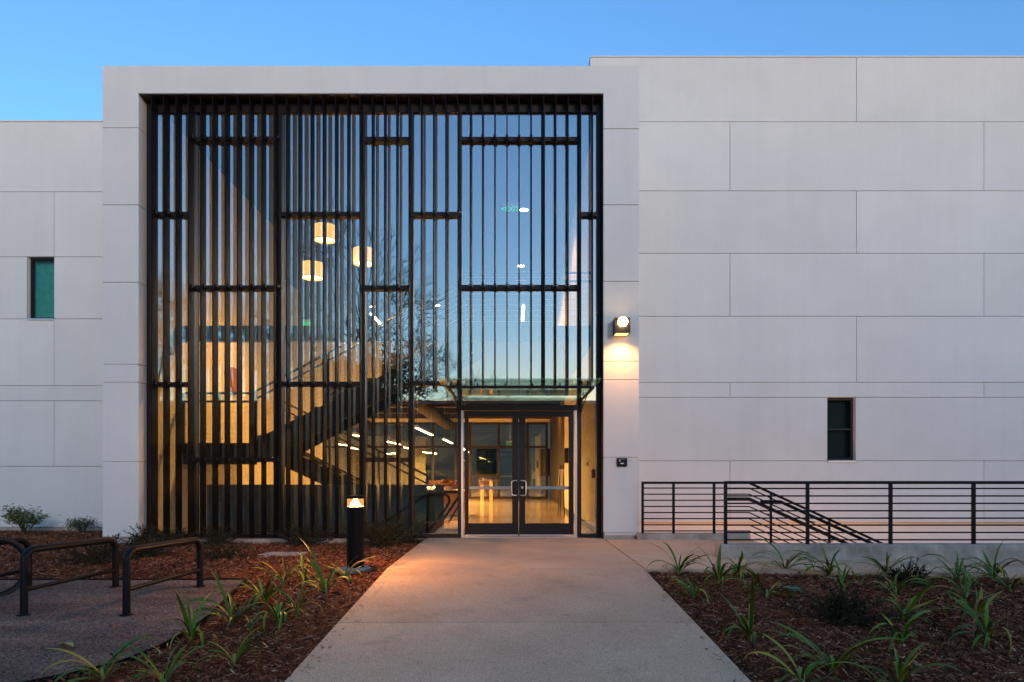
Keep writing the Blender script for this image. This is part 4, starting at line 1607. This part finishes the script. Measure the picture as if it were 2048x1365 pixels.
# light fittings: one builder each
def linear_light(x, d0, d1, z, label, up_to, power):
    t = thing('linear_light', label, 'ceiling light', (x, Y((d0 + d1) / 2), z), 'linear pendant lights')
    B(x - 0.045, x + 0.045, Y(d0), Y(d1), z, z + 0.07).build('housing', M['alum'], t)
    B(x - 0.040, x + 0.040, Y(d0) + 0.01, Y(d1) - 0.01, z - 0.012, z - 0.002).build('diffuser', M['linear'], t)
    for dd in (d0 + 0.2, d1 - 0.2):
        MB().tube([(x, Y(dd), z + 0.07), (x, Y(dd), up_to)], 0.004, 4).build('cord', M['alum'], t)
    lamp('glow', 'AREA', (x, Y((d0 + d1) / 2), z - 0.02), power, WARM2, t, shape='RECTANGLE', size=0.08, size_y=(d1 - d0))


lin_defs = [
    (-191, 89, 17.4, 3.4, 'bright linear light hanging closest to the doors in the lobby'),
    (-136, 66, 22.6, 3.0, 'linear light hanging second from the doors in the lobby'),
    (-250, 62, 21.5, 2.4, 'linear light seen above the lower stair flight'),
    (-352, 57.5, 22.5, 1.6, 'linear light seen through the gap under the landing stair'),
    (-322, 49, 24.5, 1.8, 'linear light low behind the stair rails, under the gap one'),
    (-215, 50, 24.8, 2.2, 'small linear light behind the first lobby one'),
    (-316, 75, 18.8, 1.2, 'short linear light just under the stair soffit'),
]
for ox, oy, d0, L, lab in lin_defs:
    linear_light(ox * d0 / F, d0, d0 + L, EYE + oy * d0 / F, lab, 3.5, 34.0)
linear_light(X(742, 23.0), 23.0, 25.2, Z(627, 23.0), 'slanting linear light high on the upper floor between the fins', 7.44, 12)
linear_light(X(1047, 22.0), 22.0, 24.2, Z(612, 22.0), 'linear light on the upper floor above the doors', 7.44, 12)


def downlight(px, py, zc_, label, power=4.0):
    d = (zc_ - EYE) * F / (HOR - py)
    x, y = X(px, d), Y(d)
    t = thing('downlight', label, 'ceiling light', (x, y, zc_), 'round ceiling downlights')
    MB().lathe([(0.13, zc_ - 0.001), (0.13, zc_ - 0.03), (0.10, zc_ - 0.03), (0.095, zc_ - 0.004)], x, y, 20).build('ring', M['alum'], t, smooth=True)
    MB().disc(x, y, zc_ - 0.012, 0.095).build('lens', M['bulb'], t)
    lamp('beam', 'SPOT', (x, y, zc_ - 0.03), power * 8, WARM, t, spot_size=2.3, spot_blend=0.6, shadow_soft_size=0.08)


downlight(1048, 418, 7.44, 'starry bright ceiling downlight beside the pale exit sign', 7)
downlight(1042, 531, 7.44, 'bright ceiling downlight under the exit sign, above the landing guard', 7)
downlight(745, 613, 7.44, 'ceiling downlight at the top of the slanting linear light', 4)
downlight(875, 610, 7.44, 'ceiling downlight between the two upper linear lights', 4)
downlight(1084, 803, 3.5, 'small ceiling downlight just above the entrance doors', 5)
downlight(1105, 870, 3.5, 'small downlight deep in the lobby near the panelled wall', 4)


def pendant(px, py, d, label):
    x, y, z = X(px, d), Y(d), Z(py, d)
    t = thing('drum_pendant', label, 'pendant lamp', (x, y, z), 'drum pendants over the stair')
    r, h = 21.5 * d / F, 14.5 * d / F
    MB().lathe([(r, z - h), (r, z + h), (r - 0.004, z + h), (r - 0.004, z - h), (r, z - h)], x, y, 28).build('drum_shade', M['shade'], t, smooth=True)
    MB().lathe([(r * 0.5, z - h * 0.99), (r * 0.5, z - h * 0.82), (r * 0.49, z - h * 0.82), (r * 0.49, z - h * 0.99)], x, y, 20).build('inner_ring', M['shadein'], t, smooth=True)
    MB().disc(x, y, z - h * 0.80, r * 0.93, 24).build('diffuser', M['pendglow'], t)
    MB().lathe([(r, z - h), (r + 0.005, z - h), (r + 0.005, z - h + 0.012), (r, z - h + 0.012)], x, y, 28).build('rim', M['bronze'], t)
    MB().tube([(x, y, z + h * 0.4), (x, y, 7.44)], 0.006, 5).build('cord', M['isteel'], t)
    sp = MB()
    for a in (0, 2.09, 4.19):
        sp.tube([(x, y, z + h * 0.4), (x + r * math.cos(a), y + r * math.sin(a), z + h * 0.5)], 0.005, 4)
    sp.build('spider', M['isteel'], t)
    lamp('glow', 'SPOT', (x, y, z - h - 0.02), 105.0, WARM, t, spot_size=2.5, spot_blend=1.0, shadow_soft_size=0.1)


pendant(650, 467, 14.4, 'topmost of the three glowing drum pendants over the stair')
pendant(728, 514, 14.6, 'glowing drum pendant half behind the dark mullion')
pendant(625, 542, 14.3, 'lowest of the three glowing drum pendants over the stair')


def exit_sign(px, py, d, w, h, mtxt, board, label, arrow=False, hang=None):
    x, y, z = X(px, d), Y(d), Z(py, d)
    t = thing('exit_sign', label, 'exit sign', (x, y, z))
    B(x - w / 2, x + w / 2, y, y + 0.012, z - h / 2, z + h / 2).build('plate', board, t)
    cu = bpy.data.curves.new('lettering', 'FONT')
    cu.body = '<EXIT' if arrow else 'EXIT'
    cu.align_x = 'CENTER'
    cu.align_y = 'CENTER'
    cu.size = h * (0.80 if arrow else 1.0)
    cu.extrude = 0.002
    cu.materials.append(mtxt)
    tmp = bpy.data.objects.new('lettering_curve', cu)
    COL.objects.link(tmp)
    bpy.context.view_layer.update()
    me = bpy.data.meshes.new_from_object(tmp)
    bpy.data.objects.remove(tmp)
    me.name = 'lettering'
    o = bpy.data.objects.new('lettering', me)
    COL.objects.link(o)
    o.parent = t
    o.location = (0, -0.006, 0)
    o.rotation_euler = (PI / 2, 0, 0)
    B(x - w / 2, x + w / 2, y - 0.02, y + 0.03, z + h / 2 + 0.001, z + h / 2 + 0.05).build('bracket', M['alum'], t)
    if hang:
        MB().tube([(x, y + 0.005, z + h / 2 + 0.05), (x, y + 0.005, hang)], 0.006, 5).build('stem', M['alum'], t)


exit_sign(1020, 419, 14.2, 0.36, 0.18, M['green'], M['clear'], 'clear hanging exit sign with pale green letters beside a downlight', True, 7.44)
exit_sign(612, 649, 17.9, 0.26, 0.15, M['green'], M['greenpale'], 'bright green exit sign on the stairwell wall under the pendants')
exit_sign(1020, 889, 24.0, 0.26, 0.13, M['greenpale'], M['dark'], 'small green exit sign hanging before the far lobby doors', False, 3.5)

# wall things
ad = 14.95
am = MB()
zc0, zc1 = Z(786, ad), Z(734, ad)
yy = Y(ad)
pts = []
for k in range(22):
    a = 2 * PI * k / 22
    rr = 1 + 0.10 * math.sin(3 * a) + random.uniform(-0.05, 0.05)
    pts.append((yy + 0.42 * rr * math.cos(a), (zc0 + zc1) / 2 + (zc1 - zc0) / 2 * rr * math.sin(a)))
n0 = len(pts)
am.v = [(IXL + 0.002, p[0], p[1]) for p in pts] + [(IXL + 0.05, p[0], p[1]) for p in pts]
am.f = [tuple(range(n0))[::-1], tuple(range(n0, 2 * n0))] + [(i, (i + 1) % n0, n0 + (i + 1) % n0, n0 + i) for i in range(n0)]
tag(am.build('wall_art', M['orangeart']), 'rounded rust-coloured relief hanging on the cream stairwell wall', 'wall art')
tag(B(X(1169, 13.9), X(1180, 13.9), 0, 0.001, 0, 0.001).build('room_plate', M['grey']), 'small dark room plate on the cream wall beside the doors', 'sign')
rp = bpy.data.objects['room_plate']
rp.data = B(IXR - 0.008, IXR - 0.001, Y(13.35), Y(13.75), Z(932, 13.5), Z(924, 13.5)).mesh('room_plate')
rp.data.materials.append(M['grey'])
tag(B(IXR - 0.06, IXR - 0.001, Y(12.3), Y(12.4), 1.0, 1.16).build('alarm_pull', mat('alarm_red', (0.4, 0.02, 0.015), 0.5), bevel=0.01), 'small red alarm box on the cream wall by the sidelight', 'alarm')
# desk, flowers, easel, posts, seats
dk = thing('reception_desk', 'low brown wooden desk behind the looped handrails', 'desk', (X(905, 17), Y(17), 0))
x0, x1 = X(868, 17), X(927, 17)
B(x0, x1, Y(17), Y(17) + 0.7, 0.05, 0.62).build('front', M['wood'], dk)
B(x0 - 0.03, x1 + 0.03, Y(17) - 0.04, Y(17) + 0.74, 0.62, 0.66).build('top', mat('desk_top', (0.5, 0.40, 0.26), 0.4), dk)
fl = thing('flower_arrangement', 'low arrangement of red and cream flowers on the wooden desk', 'flowers', (X(897, 17.2), Y(17.2), 0.66))
MB().lathe([(0.0001, 0.66), (0.10, 0.66), (0.13, 0.76), (0.12, 0.76), (0.0001, 0.74)], X(897, 17.2), Y(17.2), 14).build('bowl', M['white'], fl, smooth=True)
fb = MB()
for k in range(260):
    c = Vector((X(897, 17.2) + random.gauss(0, 0.13), Y(17.2) + random.gauss(0, 0.1), 0.82 + random.gauss(0, 0.05)))
    u = Vector((random.gauss(0, 1), random.gauss(0, 1), random.gauss(0, 1))).normalized()
    v = u.orthogonal().normalized()
    b = len(fb.v)
    for q in (c - u * 0.03, c + v * 0.025, c + u * 0.03, c - v * 0.025):
        fb.v.append(tuple(q))
    fb.f.append((b, b + 1, b + 2, b + 3))
fb.build('blossoms', M['red'], fl)
for px, dd, hh_, lab in ((964, 25.5, 0.62, 'short pale wooden post left of the far lobby doors'), (982, 25.0, 0.78, 'taller pale wooden post beside the far lobby doors')):
    t = thing('lobby_post', lab, 'post', (X(px, dd), Y(dd), 0))
    x = X(px, dd)
    B(x - 0.06, x + 0.06, Y(dd), Y(dd) + 0.12, 0, hh_).build('shaft', mat('pale_wood', (0.55, 0.36, 0.18), 0.5), t)
    B(x - 0.075, x + 0.075, Y(dd) - 0.01, Y(dd) + 0.13, hh_, hh_ + 0.03).build('cap', M['wood'], t)
ea = thing('easel', 'white board on a dark easel against the cream lobby wall', 'easel', (1.3, Y(17.5), 0))
x0, x1 = X(1117, 17.5), X(1128.5, 17.5)
eb = MB()
eb.xzprism([(x0 - 0.02, 0.72), (x1, 0.72), (x1, 1.18), (x0 + 0.02, 1.18)], Y(17.5), Y(17.5) + 0.02)
eb.build('board', M['white'], ea)
el = MB()
for a, b in ((x0 - 0.02, x0 + 0.05), (x1, x1 - 0.03)):
    el.tube([(a, Y(17.45), 0.0), (b, Y(17.52), 1.3)], 0.014, 6)
el.tube([((x0 + x1) / 2, Y(17.95), 0.0), ((x0 + x1) / 2, Y(17.53), 1.25)], 0.014, 6)
el.build('legs', M['isteel'], ea)
tag(B(1.40, 1.499, Y(18.1), Y(18.22), 1.35, 1.75).build('intercom', M['dark'], bevel=0.01), 'slim dark wall panel on the cream lobby wall past the easel', 'wall panel')

def lobby_chair(px, d, rot, label):
    x, y = X(px, d), Y(d)
    t = thing('lounge_chair', label, 'chair', (x, y, 0), 'lounge chairs in the lobby')
    t.rotation_euler.z = rot

    def part(mb, nm, m_):
        o = mb.build(nm, m_)
        o.parent = t
        return o
    part(B(-0.3, 0.3, -0.3, 0.3, 0.36, 0.46), 'seat', M['chair'])
    part(B(-0.3, 0.3, 0.24, 0.32, 0.462, 0.86), 'backrest', M['chair'])
    for ax in (-0.26, 0.26):
        for ay in (-0.26, 0.26):
            part(MB().tube([(ax, ay, 0.36), (ax * 1.1, ay * 1.1, 0.0)], 0.014, 6), 'leg', M['isteel'])


lobby_chair(862, 20.5, -0.6, 'brown lounge chair under the first lobby light')

# ================================================================== WHAT THE GLASS MIRRORS, ACROSS THE LAWN
def bare_tree(name, label, x, y, H, spread, seed, depth=6, leaves=0, r0=0.22, leaf_from=0.3):
    R = random.Random(seed)
    z = -1.2
    t = thing(name, label, 'tree', (x, y, z), 'trees across the lawn')
    tm = MB()
    tw = MB()
    tips = []

    def grow(p, dirv, L, r, lev):
        n = 3
        pts, rs = [p], [r]
        q = p
        dv = dirv.copy()
        for i in range(n):
            dv = (dv + Vector((R.gauss(0, 0.13), R.gauss(0, 0.13), R.gauss(0.03, 0.08)))).normalized()
            q = q + dv * (L / n)
            pts.append(q)
            rs.append(r * (1 - 0.28 * (i + 1) / n))
        (tm if lev < 3 else tw).tube(pts, rs, 8 if lev == 0 else (5 if lev < 3 else 3), cap=False)
        if lev >= depth - 2:
            tips.extend(pts[1:])
        if lev >= depth:
            return
        for k in range(4 if lev < 2 else R.choice((2, 3, 3))):
            a = R.uniform(0, 2 * PI)
            e = R.uniform(0.35, 0.95) * spread
            o = dv.orthogonal().normalized()
            o = Matrix.Rotation(a, 3, dv) @ o
            nd = (dv * math.cos(e) + o * math.sin(e)).normalized()
            s = R.uniform(0.55, 1.0) if k else 1.0
            grow(pts[-1].lerp(pts[-2], 0 if k == 0 else R.uniform(0, 1)), nd, L * R.uniform(0.62, 0.88), max(0.013, rs[-1] * (0.86 if k == 0 else 0.66) * s), lev + 1)
    grow(Vector((x, y, z)), Vector((0, 0, 1)), H * 0.27, r0, 0)
    tm.build('trunk', M['bark'], t)
    tw.build('branches', M['bark'], t)
    if leaves:
        lm = MB()
        for k in range(leaves):
            c = R.choice(tips) + Vector((R.gauss(0, 0.35), R.gauss(0, 0.35), R.gauss(0, 0.3)))
            u = Vector((R.gauss(0, 1), R.gauss(0, 1), R.gauss(0, 0.7))).normalized()
            v = u.orthogonal().normalized()
            L = R.uniform(0.09, 0.2)
            b = len(lm.v)
            for q in (c - u * L, c + v * L * 0.5, c + u * L, c - v * L * 0.5):
                lm.v.append(tuple(q))
            lm.f.append((b, b + 1, b + 2, b + 3))
        lm.build('crown', M['treeleaf'], t)


def mir(px, yb):
    return (px - 1024) / F * (11.6 - yb)


bare_tree('bare_tree', 'tall bare tree mirrored in the glass behind the drum pendants', mir(632, -28), -28, 17.5, 0.95, 3, depth=7, r0=0.26)
bare_tree('bare_tree', 'bare tree mirrored in the first glass bays beside the portal column', mir(350, -30), -30, 18, 0.9, 5, depth=7, r0=0.24)
bare_tree('bare_tree', 'bare tree mirrored between the second and third mullion', mir(500, -34), -34, 17, 0.95, 8, depth=7, r0=0.22)
bare_tree('leafy_tree', 'leafy tree mirrored low in the glass left of the door canopy', mir(798, -36), -36, 14.5, 0.95, 12, depth=6, leaves=22000, r0=0.2)
bare_tree('leafy_tree', 'dense dark tree mirrored below the drum pendants', mir(690, -38), -38, 8.0, 1.05, 15, depth=6, leaves=15000, r0=0.2)
bare_tree('leafy_tree', 'small distant tree mirrored beside the canopy and portal column', mir(1165, -44), -44, 8.2, 0.8, 18, depth=5, leaves=5000, r0=0.16)
bare_tree('leafy_tree', 'dense tree mirrored at the foot of the first fins', mir(440, -40), -40, 8.5, 1.05, 21, depth=6, leaves=15000, r0=0.2)

fbld = thing('far_building', 'long low building across the lawn mirrored dark in the door glass', 'building', (0, -50, -1))
B(-34, 34, -58, -50, -1.0, 7.2).build('wall', M['backwall'], fbld)
B(13.0, 75, -57, -49.0, -1.0, 11.6).build('added_sun_block', M['backwall'], fbld)  # unseen block added to keep the sun off the lower right wall
rf = MB()
rf.v = [(-35, -49.2, 7.2), (35, -49.2, 7.2), (35, -58.8, 7.2), (-35, -58.8, 7.2), (-33, -54, 8.0), (33, -54, 8.0)]
rf.f = [(0, 1, 5, 4), (1, 2, 5), (2, 3, 4, 5), (3, 0, 4), (3, 2, 1, 0)]
rf.build('roof', M['rooftile'], fbld)
for i in range(16):
    x = -30 + 4 * i
    for z in (0.2, 3.8):
        w = B(x - 0.75, x + 0.75, -50 + 0.0, -49.94, z, z + 1.7).build('window', M['bronze'], fbld)
        for k in range(4):
            cx, cz = x - 0.36 + 0.72 * (k % 2), z + 0.44 + 0.82 * (k // 2)
            B(cx - 0.31, cx + 0.31, -49.935, -49.93, cz - 0.36, cz + 0.36).build('pane', M['winglass'], w)
bpy.context.view_layer.update()
